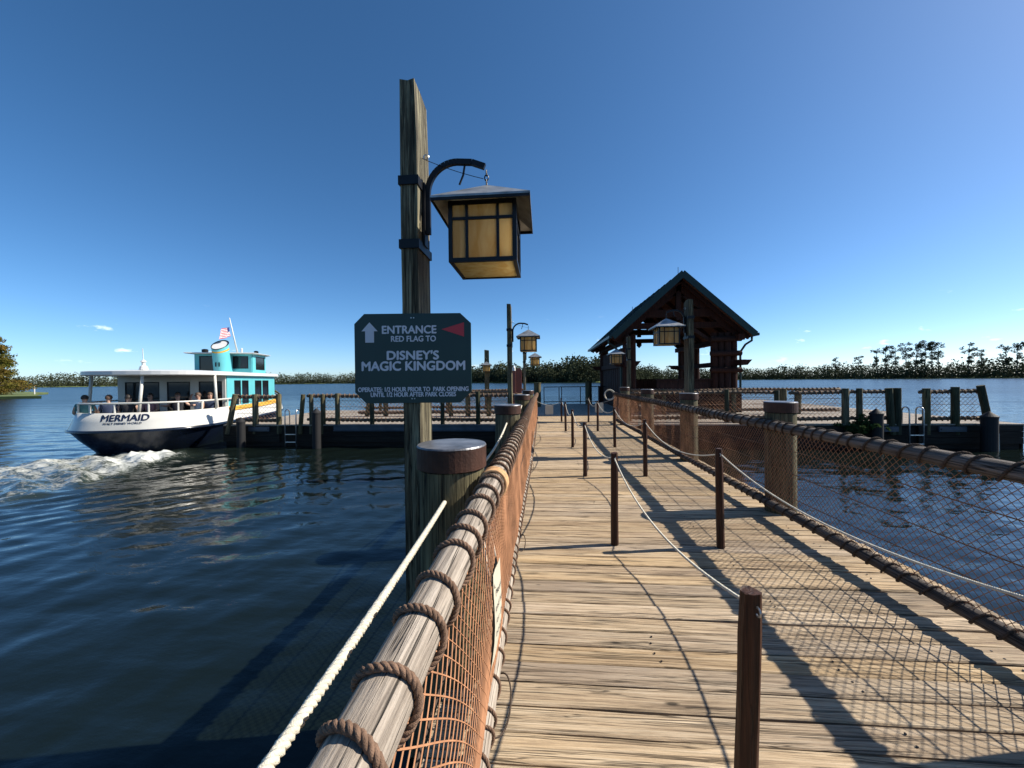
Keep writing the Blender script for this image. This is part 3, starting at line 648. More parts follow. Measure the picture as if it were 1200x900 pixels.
def lashing(centre, radius, y0, y1, pitch, rr, seed, near=6.5):
    g = np.random.default_rng(seed); turns = int((y1 - y0) / pitch); knots_ = np.cumsum(np.r_[0, g.uniform(0.68, 1.32, turns)]); knots_ = knots_ / knots_[-1] * (y1 - y0)
    t = np.linspace(0, turns, turns * 20); y = y0 + np.interp(t, np.arange(turns + 1), knots_)
    # each loop sits nearly square on the log and steps forward underneath
    st_ = t - np.floor(t); y = y + 0.0
    a = 2 * math.pi * t + math.pi * 0.5
    cx, cz = centre(y); R_ = radius(y) * 1.03 + rr * 0.85
    tilt = 0.022 * np.cos(a + 0.6) + 0.014 * np.sin(0.37 * a + 1.3) * np.cos(a)
    p = np.stack([cx + R_ * np.cos(a), y + tilt, cz + R_ * np.sin(a)], 1)
    mb = MB(); cut = y < near
    if cut.any(): twisted(mb, p[cut], rr, lay=0.038, seg=7, sides=5)
    if (~cut).any(): mb.tube(p[~cut][::2], rr, 5)
    return mb
def net(x, y0, y1, z0, z1, seed, half=0.027, rad=0.0018, bulge=0.02, knots_to=7.0):
    g = np.random.default_rng(seed); H = z1 - z0; mb = MB(); nzs = int(H / half); ph = g.uniform(0, 6.28, 8)
    def warp(y, z):
        f = (z - z0) / H
        bx = bulge * np.sin(math.pi * f) * (np.sin(1.1 * y + ph[0]) + 0.6 * np.sin(2.7 * y + ph[1])) + 0.004 * np.sin(9 * y + ph[2] + 6 * f)
        dy = 0.022 * np.sin(math.pi * f) * np.sin(1.7 * y + ph[3]); dz = 0.014 * np.sin(math.pi * f) * np.sin(2.3 * y + ph[4]) + 0.006 * np.sin(11 * y + ph[5])
        return np.stack([np.full_like(y, x) + bx, y + dy, z + dz], -1)
    step = 2 * half; zs = np.linspace(z0, z1, nzs + 1)
    for sgn in (1, -1):
        k = y0 - H * 1.1
        while k < y1 + H * 1.1:
            ys = (k if sgn > 0 else k) + sgn * (zs - z0)
            ok = (ys >= y0) & (ys <= y1)
            if ok.sum() > 1:
                q = warp(ys[ok], zs[ok])
                far = ys.mean() > 9
                mb.tube(q[::2] if far and len(q) > 4 else q, rad * (1.25 if ys.mean() < 7 else 1.5), 3, caps=False)
            k += step
    # knots at the crossings, near part only
    vs = []; r = rad * 2.3
    j = 0
    for zi, z_ in enumerate(zs):
        off = (z_ - z0) % step
        yy = np.arange(y0, min(y1, knots_to), half); yy = yy[(np.round((yy - y0) / half).astype(int) + zi) % 2 == 0]
        # crossings of the two families: k + (z-z0) = k' - (z-z0)
        base = (y0 - H * 1.1); kk = base + np.arange(0, int((knots_to + H * 2.4 - base) / step) + 1) * step
        yy = kk + (z_ - z0); 
        other = (yy + (z_ - z0) - base) / step
        fr_ = np.abs(other - np.round(other)); yy = yy[(fr_ < 0.08) & (yy > y0) & (yy < min(y1, knots_to))]
        for p in warp(yy, np.full_like(yy, z_)):
            mb.add([p + np.array(d_) * r for d_ in ((1, 0, 0), (-1, 0, 0), (0, 1, 0), (0, -1, 0), (0, 0, 1), (0, 0, -1))], [(0, 2, 4), (2, 1, 4), (1, 3, 4), (3, 0, 4), (2, 0, 5), (1, 2, 5), (3, 1, 5), (0, 3, 5)])
    return mb
def rope_fence(x, y0, y1, label, seed, group='rope net fences along the boardwalk', inner=1, wd='rail_wood'):
    t = thing('net_fence', label, 'fence', (0, 0, 0), 0, group)
    for nm, z_, r_, pit, k in (('top_rail', 1.02, 0.053, 0.143, 0), ('bottom_rail', 0.135, 0.043, 0.143, 10)):
        mb, ce, ra = rail_mesh(x, y0, y1, z_, r_, seed + k); o = mb.build(nm, wd, t, True)
        lashing(ce, ra, y0 + 0.1, y1 - 0.1, pit, 0.0082 if k == 0 else 0.0068, seed + k + 1).build('lashing_rope', 'brown_rope' if inner > 0 else 'dark_rope', o, True)  # darker rope on the right fence, shade put into the colour
    net(x + inner * 0.015, y0 + 0.05, y1 - 0.05, 0.15, 0.985, seed + 3).build('net', 'net_cord', t)
    for k, z_ in enumerate((0.33, 0.55, 0.77)):
        ys = np.linspace(y0, y1, 60); mb = MB(); mb.tube(np.stack([x - inner * 0.012 + 0.01 * np.sin(ys * 1.3 + k), ys, z_ + 0.02 * np.sin(ys * 1.1 + k * 2)], 1), 0.0042, 5); mb.build('line_rope', 'dark_rope', t)
    return t
fl = rope_fence(-0.262, -1.4, 14.3, 'rope-lashed log fence with orange net along the left edge of the boardwalk', 50, inner=1)
fr2 = rope_fence(2.52, -1.4, 14.1, 'rope-lashed log fence with shaded net along the right edge of the boardwalk', 80, inner=-1, wd='shaded_rail_wood')
# tan whipping bound round the left rail by the first pile, and the small rope tails on the deck
mb = MB()
for k in range(5):
    a = np.linspace(0, 2 * math.pi, 28); yk = 1.93 + k * 0.021
    mb.tube(np.stack([-0.262 + 0.068 * np.cos(a), yk + 0.012 * np.sin(a + k), 1.02 + 0.068 * np.sin(a)], 1)[:-1], 0.0085, 5, closed=True)
mb.build('whipping_cord', 'tan_cord', fl, True)
for (y, s_) in ((3.4, 0.13), (1.7, 0.16), (6.4, 0.12)):
    a = np.linspace(0, math.pi, 18); mb = MB(); mb.tube(np.stack([-0.24 + s_ * 0.5 * np.sin(a), y + s_ * np.cos(a), 0.10 + 0.03 * np.sin(a * 2)], 1), 0.004, 5); mb.build('rope_tail', 'dark_rope', fl)
# outboard safety rope strung between the left piles
for (a, b_, sg, lb) in (((-0.352, -0.25, 1.05), (-0.50, 1.885, 0.94), 0.02, 'white rope hanging outside the left fence, nearest span'), ((-0.50, 2.21, 0.95), (-0.50, 5.14, 0.97), 0.10, 'white rope sagging between the first and second left piles'), ((-0.5, 5.46, 0.97), (-0.5, 8.74, 0.97), 0.1, 'white rope sagging between the second and third left piles')):
    mb = MB(); twisted(mb, sag_path(a, b_, sg, 60), 0.0115, 0.04, 7, 5); tag(mb.build('safety_rope', 'white_rope', None, True), lb, 'rope', 'ropes outside the left fence')
mb = MB(); twisted(mb, sag_path((-0.375, -1.5, 0.80), (-0.40, 1.95, 0.86), 0.03, 60), 0.007, 0.03, 6, 4); tag(mb.build('thin_rope', 'dark_rope', None, True), 'thin dark rope running just below the outside of the left rail', 'rope')

# ---- queue posts and ropes
PY = [1.32, 3.65, 6.2, 8.85, 11.63, 14.2]; QY = [1.18, 3.64, 6.24, 8.87, 11.63, 14.0]
def queue_post(x, y, h, label, grp, lean=(0, 0), w=0.062):
    t = thing('queue_post', label, 'post', (x, y, 0), random.uniform(-0.12, 0.12), grp)
    mb = MB(); prof = 8; zs = np.linspace(0, h, 7); vs = []; fs = []
    for i, z_ in enumerate(zs):
        rr = w / 2 * (1.05 - 0.04 * i / 6) * (0.9 if i == 6 else 1)
        for k in range(prof):
            a_ = 2 * math.pi * (k + 0.5) / prof; j = 1.0 + random.uniform(-0.04, 0.04)
            vs.append((lean[0] * z_ + 1.08 * rr * j * math.cos(a_), lean[1] * z_ + 1.08 * rr * j * math.sin(a_), z_ + (random.uniform(-0.006, 0.006) if i == 6 else 0)))
    for i in range(6):
        for k in range(prof): fs.append((i * prof + k, i * prof + (k + 1) % prof, (i + 1) * prof + (k + 1) % prof, (i + 1) * prof + k))
    fs.append(tuple(6 * prof + k for k in range(prof))); mb.add(vs, fs); mb.build('shaft', 'stained_post_wood', t)
    mb = MB(); a = np.linspace(0, 2 * math.pi, 14)[:-1]; mb.tube(np.stack([lean[0] * h + 0.0 * a, -w * 0.55 + lean[1] * h + 0.012 * np.cos(a), h - 0.05 + 0.014 * np.sin(a)], 1), 0.0035, 5, closed=True); mb.build('eye_bolt', 'galvanised', t)
    return t
for nm, X_, YS, side in (('left', 0.65, PY, 0), ('right', 1.60, QY, 1)):
    for i, y in enumerate(YS):
        if side == 1 and i == 0: lb = 'brown queue post at the right just outside the picture'
        else: lb = ['nearest', 'second', 'third', 'fourth', 'fifth', 'farthest'][i if side == 0 else i] + f' thin brown rope post of the {nm} row on the boardwalk'
        ln = (random.uniform(-0.012, 0.012), random.uniform(-0.01, 0.01))
        if side == 0 and i == 0: ln = (0.012, -0.03)
        queue_post(X_, y, 0.86 if side == 0 else 0.90, lb, 'rope posts dividing the boardwalk', ln)
    for i in range(5):
        hz = (0.86 if side == 0 else 0.90) - 0.05; mb = MB(); p = sag_path((X_, YS[i] + 0.02, hz), (X_, YS[i + 1] - 0.03, hz), 0.155 + random.uniform(-0.02, 0.03), 40)
        if i < 3: twisted(mb, p, 0.0062, 0.022, 6, 4)
        else: mb.tube(p, 0.0062, 5)
        tag(mb.build('queue_rope', 'white_rope', None, True), f'white rope between the {["nearest", "second", "third", "fourth", "fifth"][i]} and next posts of the {nm} row', 'rope', 'ropes between the queue posts')

# ---- lamp posts and lanterns
def make_lantern():
    t = link('lantern', None)
    b_, h_, e_ = 0.19, 0.36, 0.285
    mb = MB()      # dark frame: corner bars, mullions, transoms, rims
    for sx in (-1, 1):
        for sy in (-1, 1): mb.box((sx * b_, sy * b_, h_ / 2), (0.024, 0.024, h_))
    for k in range(4):
        M = Matrix.Rotation(k * math.pi / 2, 3, 'Z')
        for (c, d) in (((0, -b_, 0.012), (2 * b_ - 0.025, 0.022, 0.024)), ((0, -b_, h_ - 0.012), (2 * b_ - 0.025, 0.022, 0.024)), ((0, -b_, h_ - 0.105), (2 * b_ - 0.025, 0.020, 0.016)), ((-0.092, -b_, h_ / 2), (0.016, 0.018, h_ - 0.05)), ((0.092, -b_, h_ / 2), (0.016, 0.018, h_ - 0.05))):
            mb.box(M @ Vector(c), d, M=M)
    mb.build('frame', 'black_metal', t)
    for (x0, x1) in ((-0.178, -0.1), (-0.084, 0.084), (0.1, 0.178)):
        for (z0, z1) in ((0.024, h_ - 0.113), (h_ - 0.097, h_ - 0.024)):
            pm = MB(); pm.add([(x0, -b_, z0), (x1, -b_, z0), (x1, -b_, z1), (x0, -b_, z1)], [(0, 1, 2, 3)]); me = pm.mesh('pane', 'amber_glass')
            for k in range(4): link('pane', me, t, None, k * math.pi / 2)
    mb = MB(); q_ = b_ - 0.012; mb.add([(-q_, -q_, 0.006), (-q_, q_, 0.006), (q_, q_, 0.006), (q_, -q_, 0.006)], [(0, 1, 2, 3)]); mb.build('bottom_pane', 'amber_glass', t)
    mb = MB(); n4 = [(-e_, -e_), (e_, -e_), (e_, e_), (-e_, e_)]; ze = h_ - 0.015; za = h_ + 0.185
    vs = [(x, y, ze) for x, y in n4] + [(x, y, ze + 0.012) for x, y in n4] + [(0, 0, za), (0, 0, za - 0.03)]
    fs = [(i, (i + 1) % 4, 4 + (i + 1) % 4, 4 + i) for i in range(4)] + [(4 + i, 4 + (i + 1) % 4, 8) for i in range(4)] + [((i + 1) % 4, i, 9) for i in range(4)]
    mb.add(vs, fs); mb.build('roof', 'lantern_roof_metal', t)
    mb = MB(); 
    for k in range(4):
        M = Matrix.Rotation(k * math.pi / 2, 3, 'Z'); mb.box(M @ Vector((0, -e_ + 0.004, ze - 0.006)), (2 * e_, 0.006, 0.02), M=M)
    mb.build('roof_edge', 'black_metal', t)
    mb = MB()
    for k in range(3):
        a = np.linspace(0, 2 * math.pi, 12)[:-1]; c_ = za + 0.015 + k * 0.03
        if k % 2: mb.tube(np.stack([0.012 * np.cos(a), 0 * a, c_ + 0.019 * np.sin(a)], 1), 0.004, 5, closed=True)
        else: mb.tube(np.stack([0 * a, 0.012 * np.cos(a), c_ + 0.019 * np.sin(a)], 1), 0.004, 5, closed=True)
    mb.build('chain', 'black_metal', t)
    return t
lan0 = make_lantern(); lan_used = [False]
def make_lamp_post(x, y, top, side, lab_post, lab_lan, zl=2.25, reach=0.45, rz=0.0, base=WATER - 1.0):
    t = thing('lamp_post', lab_post, 'lamp post', (x, y, 0), rz, 'timber lamp posts on the pier and dock')
    mb = MB(); hw, hd = 0.052, 0.125; zs = np.linspace(base, top, 16); vs = []; fs = []
    sec = [(-1, -1), (0, -1.0), (1, -1), (1, 0), (1, 1), (0, 1), (-1, 1), (-1, 0)]
    for i, z_ in enumerate(zs):
        for k, (a_, b2) in enumerate(sec):
            taper = 1.0 - 0.18 * max(0, (z_ - top + 0.5) / 0.5) if a_ > 0 else 1.0
            zz = z_ - (0.03 * (b2 > 0) + random.uniform(0, 0.025) if i == 15 else 0)
            vs.append((a_ * hw * taper + random.uniform(-0.0025, 0.0025), b2 * hd + random.uniform(-0.0025, 0.0025), zz))
    for i in range(15):
        for k in range(8): fs.append((i * 8 + k, i * 8 + (k + 1) % 8, (i + 1) * 8 + (k + 1) % 8, (i + 1) * 8 + k))
    fs.append(tuple(15 * 8 + k for k in range(8))); mb.add(vs, fs); mb.build('post', 'post_wood', t)
    za = zl + 0.36 + 0.185 + 0.10       # where the hook hangs
    for zs_ in (za - 0.11, za - 0.50):
        mb = MB()
        for (c, d) in (((0, -hd - 0.006, zs_), (2 * hw + 0.024, 0.008, 0.055)), ((0, hd + 0.006, zs_), (2 * hw + 0.024, 0.008, 0.055)), ((-hw - 0.006, 0, zs_), (0.008, 2 * hd + 0.004, 0.055)), ((hw + 0.006, 0, zs_), (0.008, 2 * hd + 0.004, 0.055))): mb.box(c, d)
        mb.build('strap', 'black_metal', t)
    s = side; q = [(s * (hw + 0.03), za - 0.40), (s * (hw + 0.03), za - 0.14)] + [(s * (hw + 0.03 + 0.19 * (1 - math.cos(k_))), za - 0.14 + 0.195 * math.sin(k_)) for k_ in np.linspace(0.15, math.pi / 2, 12)] + [(s * reach * 0.80, za + 0.047), (s * (reach - 0.01), za + 0.015)]
    mb = MB()
    for i in range(len(q) - 1): mb.bar((q[i][0], 0, q[i][1]), (q[i + 1][0], 0, q[i + 1][1]), 0.034, 0.026, (0, 1, 0))
    mb.build('arm', 'black_metal', t)
    mb = MB(); mb.box((s * (hw + 0.012), 0, za - 0.28), (0.014, 0.07, 0.4)); mb.build('back_plate', 'black_metal', t)
    mb = MB(); mb.tube([(s * (reach - 0.14), 0, za + 0.03), (s * (reach - 0.15), 0, za - 0.03), (s * (reach - 0.175), 0, za - 0.09)], 0.007, 6); mb.tube(sag_path((s * hw, -0.02, za + 0.08), (s * (reach - 0.02), 0, za - 0.06), 0.01, 8), 0.0022, 4); mb.build('stay', 'black_metal', t)
    mb = MB(); a = np.linspace(0, 2 * math.pi, 14)[:-1]; mb.tube(np.stack([s * (hw + 0.03) + 0.016 * np.cos(a), -0.03 + 0 * a, za + 0.08 + 0.016 * np.sin(a)], 1), 0.004, 5, closed=True); mb.build('eye_bolt', 'galvanised', t)
    if not lan_used[0]: L = lan0; lan_used[0] = True
    else: L = copy_tree(lan0)
    d = Matrix.Rotation(rz, 3, 'Z') @ Vector((s * reach, 0, 0))
    L.location = (x + d.x, y + d.y, zl); L.rotation_euler[2] = rz; tag(L, lab_lan, 'lantern', 'square amber glass lanterns')
make_lamp_post(-0.815, 2.44, 3.42, 1, 'tall weathered timber lamp post carrying the green sign and nearest lantern', 'nearest large amber glass lantern hanging from a curved black arm', reach=0.465)
make_lamp_post(-0.83, 9.5, 3.42, 1, 'second timber lamp post on the left, beyond the sign', 'amber lantern on the second left lamp post, beyond the sign', reach=0.47)
make_lamp_post(-0.83, 16.8, 3.3, 1, 'third timber lamp post on the left, far end of the boardwalk', 'small amber lantern on the third left lamp post, farthest of the row', zl=2.18, reach=0.47)
make_lamp_post(2.92, 8.0, 3.12, -1, 'timber lamp post in front of the shelter, behind the right fence', 'amber lantern hanging in front of the shelter opening', zl=2.22, reach=0.44)
make_lamp_post(3.12, 14.4, 3.1, -1, 'timber lamp post at the left corner of the shelter', 'small amber lantern before the dark left wall of the shelter', zl=2.1, reach=0.46)
make_lamp_post(-3.05, 20.6, 3.2, 1, 'short dark lamp post at the back of the left dock', 'tiny amber lantern at the back of the left dock, just right of the sign', zl=2.0, reach=0.40, rz=-1.45)

# ---- green direction sign on the near post
sg = thing('direction_sign', 'dark green sign board with grey lettering bolted to the near lamp post', 'sign', (-0.80, 2.315, 1.69), R(4.7))
K = 0.715 / 138.0
mb = MB(); w2, h2, c_ = 0.358, 0.275, 0.068; poly = [(-w2 + c_, -h2), (w2 - c_, -h2), (w2, -h2 + c_), (w2, h2 - c_ * 0.9), (w2 - c_ * 0.95, h2), (-w2 + c_ * 0.9, h2), (-w2, h2 - c_ * 0.9), (-w2, -h2 + c_)]
UP = Matrix(((1, 0, 0, 0), (0, 0, -1, 0), (0, 1, 0, 0), (0, 0, 0, 1)))     # local xy -> board xz, extrusion z -> -y (towards the viewer)
mb.prism(poly, -0.009, 0.009, UP); mb.build('board', 'sign_green', sg)
for i, (txt, cx, cy, w_, cap, bold) in enumerate((('ENTRANCE', 477, 385, 64, 9.2, 0.045), ('RED FLAG TO', 482, 395.8, 53, 6.6, 0.04), ("DISNEY'S", 481, 415.2, 61, 10.4, 0.055), ('MAGIC KINGDOM', 481.5, 428, 122, 10.6, 0.055), ('OPERATES: 1/2 HOUR PRIOR TO  PARK OPENING', 481, 455.8, 131, 5.2, 0.05), ('UNTIL 1/2 HOUR AFTER PARK CLOSES', 481, 461.9, 101, 5.2, 0.05))):
    co, fs = text_mesh(txt, w_ * K, cap * K, bold); co[:, 0] += (cx - 481) * K; co[:, 1] += -(cy - 419) * K - cap * K / 2
    mb = MB(); mb.add([(x, -0.0105 - d_, y) for x, y, d_ in co], fs); mb.build('lettering', 'sign_letter', sg)
mb = MB(); a = [(0, 12), (9.5, 1.5), (5.2, 1.5), (5.2, -12), (-5.2, -12), (-5.2, 1.5), (-9.5, 1.5)]
a = [((430 - 481 + x) * K, (y + 31) * K) for x, y in a][::-1]
mb.prism(a, 0.0095, 0.0112, UP); mb.build('arrow', 'sign_letter', sg)
mb = MB(); a = [(515.5, 34), (542, 42), (542, 25)]; a = [((x - 481) * K, y * K) for x, y in a][::-1]; mb.prism(a, 0.0095, 0.0112, UP); mb.build('red_flag', 'sign_red', sg)
for dz in (0.248, -0.248):
    for dx in (-0.008, 0.008): mb = MB(); mb.lathe([(0.004, 0), (0.004, 0.004)], (0, 0, 0), 8); o = mb.build('bolt', 'galvanised', sg); o.location = (dx, -0.0095, dz); o.rotation_euler[0] = math.pi / 2

# ---- paper notice tied to the left net, small cards at the far end
nt = thing('paper_notice', 'cream paper notice tied to the left orange net', 'notice', (-0.215, 1.66, 0.55), R(90 + 4))
mb = MB(); vs = []; fs = []
for i in range(7):
    for j in range(5):
        x = -0.11 + 0.22 * j / 4; z_ = -0.22 + 0.42 * i / 6; y = -0.012 * math.sin(i * 0.7) - 0.03 * (i / 6 - 0.5) + 0.01 * math.cos(j)
        vs.append((x, y, z_))
for i in range(6):
    for j in range(4): fs.append((i * 5 + j, i * 5 + j + 1, (i + 1) * 5 + j + 1, (i + 1) * 5 + j))
nn_ = len(vs); vs2 = [(x, y + 0.0015, z_) for x, y, z_ in vs]; mb.add(vs, fs); mb.add(vs2, [f[::-1] for f in fs]); mb.build('sheet', 'card', nt, True)
for i, txt in enumerate(('Please', 'load here', 'for the', 'boats')):
    co, fs_ = text_mesh(txt, 0.05 + 0.012 * len(txt), 0.026, 0.0); zb = 0.085 - i * 0.058
    def ysurf(x, z_): ii = (z_ + 0.22) / 0.42 * 6; return -0.012 * math.sin(ii * 0.7) - 0.03 * (ii / 6 - 0.5) + 0.01 * math.cos((x + 0.11) / 0.22 * 4) - 0.0015
    mb = MB(); mb.add([(x, ysurf(x, zb + y), zb + y) for x, y, _ in co], fs_); mb.build('handwriting', 'ink', nt)
mb = MB(); mb.tube([(-0.09, 0.0, 0.14), (-0.10, 0.03, 0.22), (-0.07, 0.05, 0.36)], 0.005, 6); mb.tube([(0.09, 0.0, 0.14), (0.10, 0.02, 0.25), (0.12, 0.05, 0.40)], 0.005, 6); mb.build('tie_cord', 'white_rope', nt, True)
for (x, y, z_, w_, h_, lb) in ((0.20, 14.35, 0.42, 0.30, 0.34, 'small white card hanging at the far left end of the boardwalk'), (2.02, 14.25, 0.50, 0.30, 0.36, 'small white card hanging at the far right end of the boardwalk')):
    t = thing('hanging_card', lb, 'notice', (x, y, z_), 0, 'white cards at the end of the boardwalk')
    mb = MB(); mb.prism([(-w_ / 2, -h_ / 2 + 0.03), (-w_ / 2 + 0.03, -h_ / 2), (w_ / 2 - 0.03, -h_ / 2), (w_ / 2, -h_ / 2 + 0.03), (w_ / 2, h_ / 2), (-w_ / 2, h_ / 2)], -0.004, 0.004, UP); mb.build('sheet', 'card', t)
    mb = MB(); mb.tube(sag_path((-0.48, 0, 0.33), (0, 0, h_ / 2), 0.02, 8), 0.006, 5); mb.tube(sag_path((0, 0, h_ / 2), (0.46, 0, 0.30), 0.02, 8), 0.006, 5); mb.build('cord', 'white_rope', t)
mb = MB()
for k in range(4):
    a = np.linspace(0, 2 * math.pi, 24)[:-1]; r_ = 0.155 + 0.012 * k; mb.tube(np.stack([2.36 + r_ * np.cos(a), 14.05 - 0.012 * k + 0 * a, 0.98 + r_ * np.sin(a)], 1), 0.012, 5, closed=True)
tag(mb.build('rope_coil', 'white_rope', None, True), 'coil of pale rope hung at the far end of the right fence', 'rope coil')

# ================================================================== DOCK FENCES, LADDERS, BOLLARDS
def dock_post(x, y, h, lean_x=0.0, r=0.085, mat='green_post_wood', z0=-0.35, parent=None, lash=True):
    mb = MB(); zs = np.linspace(z0, h, 6)
    mb.tube(np.stack([x + lean_x * (zs - z0), y + 0 * zs, zs], 1), r * np.array([1.04, 1.0, 1.02, 0.98, 1.0, 0.97]), 10); o = mb.build('post', mat, parent)
    return o
def dock_fence(x0, x1, y, posts, label, seed, mat_post='green_post_wood', top=1.03, low=0.16, netted=True, mesh_half=0.07, group='rope fences on the docks'):
    t = thing('dock_fence', label, 'fence', (0, 0, 0), 0, group); g = np.random.default_rng(seed)
    for nm, z_, r_ in (('top_rail', top, 0.055), ('bottom_rail', low, 0.055)):
        xs = np.linspace(x0, x1, max(4, int((x1 - x0) / 0.3))); p = np.stack([xs, y + 0.008 * np.sin(xs * 2), z_ + 0.012 * np.sin(xs * 1.3 + seed)], 1); mb = MB(); mb.tube(p, r_ * (1 + 0.05 * np.sin(xs * 2.3)), 9); o = mb.build(nm, 'cross_rail_wood', t, True)
        tt = np.arange(0, (x1 - x0 - 0.1) / 0.17, 1 / 9.0); a = tt * 2 * math.pi; xx = x0 + 0.05 + tt * 0.17
        mb = MB(); mb.tube(np.stack([xx + 0.02 * np.cos(a), y + 0.072 * np.cos(a), z_ + 0.012 * np.sin(xx * 1.3 + seed) + 0.072 * np.sin(a)], 1), 0.016, 4); mb.build('lashing_rope', 'brown_rope', o)
    for (px, h, ln, r_, mt) in posts: dock_post(px, y - 0.07 if ln == 0 else y - 0.12, h, ln, r_, mt, parent=t)
    if netted:
        mb = MB(); H = top - low
        for sgn in (1, -1):
            k = x0 - H
            while k < x1 + H:
                za, zb = low, top; xa, xb = k, k + sgn * H
                pts = [(x_, y, z_) for x_, z_ in zip(np.linspace(xa, xb, 5), np.linspace(za, zb, 5)) if x0 <= x_ <= x1]
                if len(pts) > 1: mb.tube(np.array(pts), 0.0045, 3, caps=False)
                k += mesh_half * 2
        mb.build('net', 'net_cord', t)
    for k, z_ in enumerate((0.4, 0.62, 0.84)):
        mb = MB(); xs = np.linspace(x0, x1, 14); mb.tube(np.stack([xs, y + 0.01 + 0 * xs, z_ + 0.015 * np.sin(xs * 1.7 + k)], 1), 0.006, 4); mb.build('line_rope', 'dark_rope', t)
    return t
GP, PW = 'green_post_wood', 'pile_wood'
dock_fence(-11.5, -9.72, 13.5, [(-11.75, 1.12, 0.22, 0.09, PW), (-10.68, 1.12, 0, 0.10, PW), (-9.76, 1.12, 0, 0.09, PW)], 'short rope fence with leaning posts at the left dock tip beside the boat', 5)
dock_fence(-8.7, -4.2, 13.5, [(-8.92, 1.1, 0.10, 0.075, PW), (-8.5, 1.1, 0, 0.075, PW), (-8.05, 1.1, 0, 0.085, PW), (-7.5, 1.13, 0, 0.085, PW), (-6.2, 1.1, 0, 0.08, GP), (-4.9, 1.1, 0, 0.08, GP)], 'rope net fence on the left dock edge below the green sign', 6)
dock_fence(-4.1, -0.75, 13.5, [(-3.6, 1.1, 0, 0.075, GP), (-2.32, 1.16, 0, 0.08, GP)], 'rope net fence on the left dock edge between sign and boardwalk', 7)
dock_fence(-8.3, -1.0, 16.6, [(-7.9, 1.08, 0.16, 0.10, PW), (-7.0, 1.08, 0, 0.11, PW), (-6.0, 1.08, 0, 0.11, PW), (-5.1, 1.06, 0, 0.11, PW), (-4.0, 1.06, -0.1, 0.10, PW), (-3.3, 1.06, 0, 0.11, PW), (-2.4, 1.06, 0.05, 0.10, PW)], 'inner rope fence with thick pale posts on the left dock', 8)
dock_fence(-9.5, -0.9, 19.7, [(-8.6, 1.1, 0, 0.08, PW), (-6.8, 1.1, 0, 0.08, PW), (-5.0, 1.1, 0, 0.08, PW), (-3.9, 1.1, 0, 0.08, PW), (-1.6, 1.1, 0, 0.08, PW)], 'rear rope fence along the back of the left dock', 9)
dock_fence(3.1, 8.0, 14.0, [(6.35, 1.15, 0, 0.075, GP), (8.0, 1.1, 0, 0.08, GP)], 'rope net fence beside the shelter, right of the boardwalk', 12)
dock_fence(8.15, 11.3, 13.5, [(9.85, 1.16, 0, 0.10, PW), (10.28, 1.16, 0, 0.085, PW), (11.22, 1.16, -0.06, 0.10, GP), (11.42, 1.16, 0.0, 0.11, GP)], 'rope net fence on the right dock left of the ladder', 13)
dock_fence(12.15, 14.0, 13.5, [(12.3, 1.14, 0, 0.10, PW), (13.15, 1.18, 0, 0.105, GP), (14.15, 1.22, -0.20, 0.10, GP)], 'rope net fence with a leaning post at the right dock tip', 14)
dock_fence(3.4, 12.4, 17.2, [(5.2, 1.06, 0, 0.09, PW), (8.1, 1.06, 0, 0.09, PW), (10.1, 1.06, 0, 0.13, PW), (10.6, 1.06, 0.06, 0.13, PW)], 'inner rope fence with rope-wound posts on the right dock', 15)

def ladder(x, y, label):
    t = thing('dock_ladder', label, 'ladder', (x, y, 0), 0, 'metal ladders on the docks')
    for s in (-0.21, 0.21):
        a = np.linspace(0, math.pi, 9); pts = [(s, 0, -1.1)] + [(s, 0.13 - 0.13 * math.cos(q), 0.42 + 0.13 * math.sin(q)) for q in a] + [(s, 0.26, 0.0)]
        mb = MB(); mb.tube(pts, 0.022, 8); mb.build('rail', 'galvanised', t, True)
    for z_ in (-0.9, -0.62, -0.34): mb = MB(); mb.box((0, 0, z_), (0.40, 0.05, 0.03)); mb.build('rung', 'galvanised', t)
ladder(-9.17, 13.22, 'metal boarding ladder on the left dock between the rope fences')
ladder(11.82, 13.22, 'metal boarding ladder on the right dock between the rope fences')
def bollard(x, y, top, label, r=0.16):
    mb = MB(); mb.lathe([(r, WATER - 0.8), (r, top - 0.2), (r * 1.06, top - 0.2), (r * 1.06, top - 0.15), (0.02, top)], (x, y, 0), 20)
    o = mb.build('mooring_pile', 'black_plastic'); tag(o, label, 'mooring pile', 'dark mooring piles with pointed caps')
bollard(-8.05, 13.0, 0.62, 'dark mooring pile with a pointed cap standing before the left dock', 0.145)
bollard(10.55, 13.12, 0.52, 'dark pointed mooring pile beside the plant at the right dock', 0.17)
bollard(13.75, 13.05, 0.42, 'dark pointed mooring pile at the right dock tip', 0.19)
bollard(-10.95, 13.05, 0.30, 'dark pointed mooring pile between the boat and left dock tip', 0.14)
for (x, lb) in ((12.95, 'grey fender board under the right dock tip fence'), (10.95, 'grey fender board on the right dock left of the ladder'), (-10.45, 'grey fender board on the left dock tip')):
    mb = MB(); mb.box((x, 13.31, -0.16), (0.8, 0.06, 0.16)); mb.box((x, 13.27, -0.16), (0.7, 0.03, 0.05)); tag(mb.build('fender_board', 'galvanised' if False else 'steel_blue'), lb, 'fender', 'fender boards')
ct = thing('dock_cleat', 'metal mooring cleat on the tip of the right dock', 'cleat', (14.6, 14.0, 0.0))
mb = MB(); mb.box((0, 0, 0.02), (0.16, 0.10, 0.04)); mb.box((0, 0, 0.09), (0.06, 0.06, 0.12)); mb.build('foot', 'galvanised', ct); mb = MB(); mb.tube([(-0.22, 0, 0.15), (-0.1, 0, 0.165), (0.1, 0, 0.165), (0.22, 0, 0.15)], [0.022, 0.03, 0.03, 0.022], 8); mb.build('horn', 'galvanised', ct, True)
mb = MB()
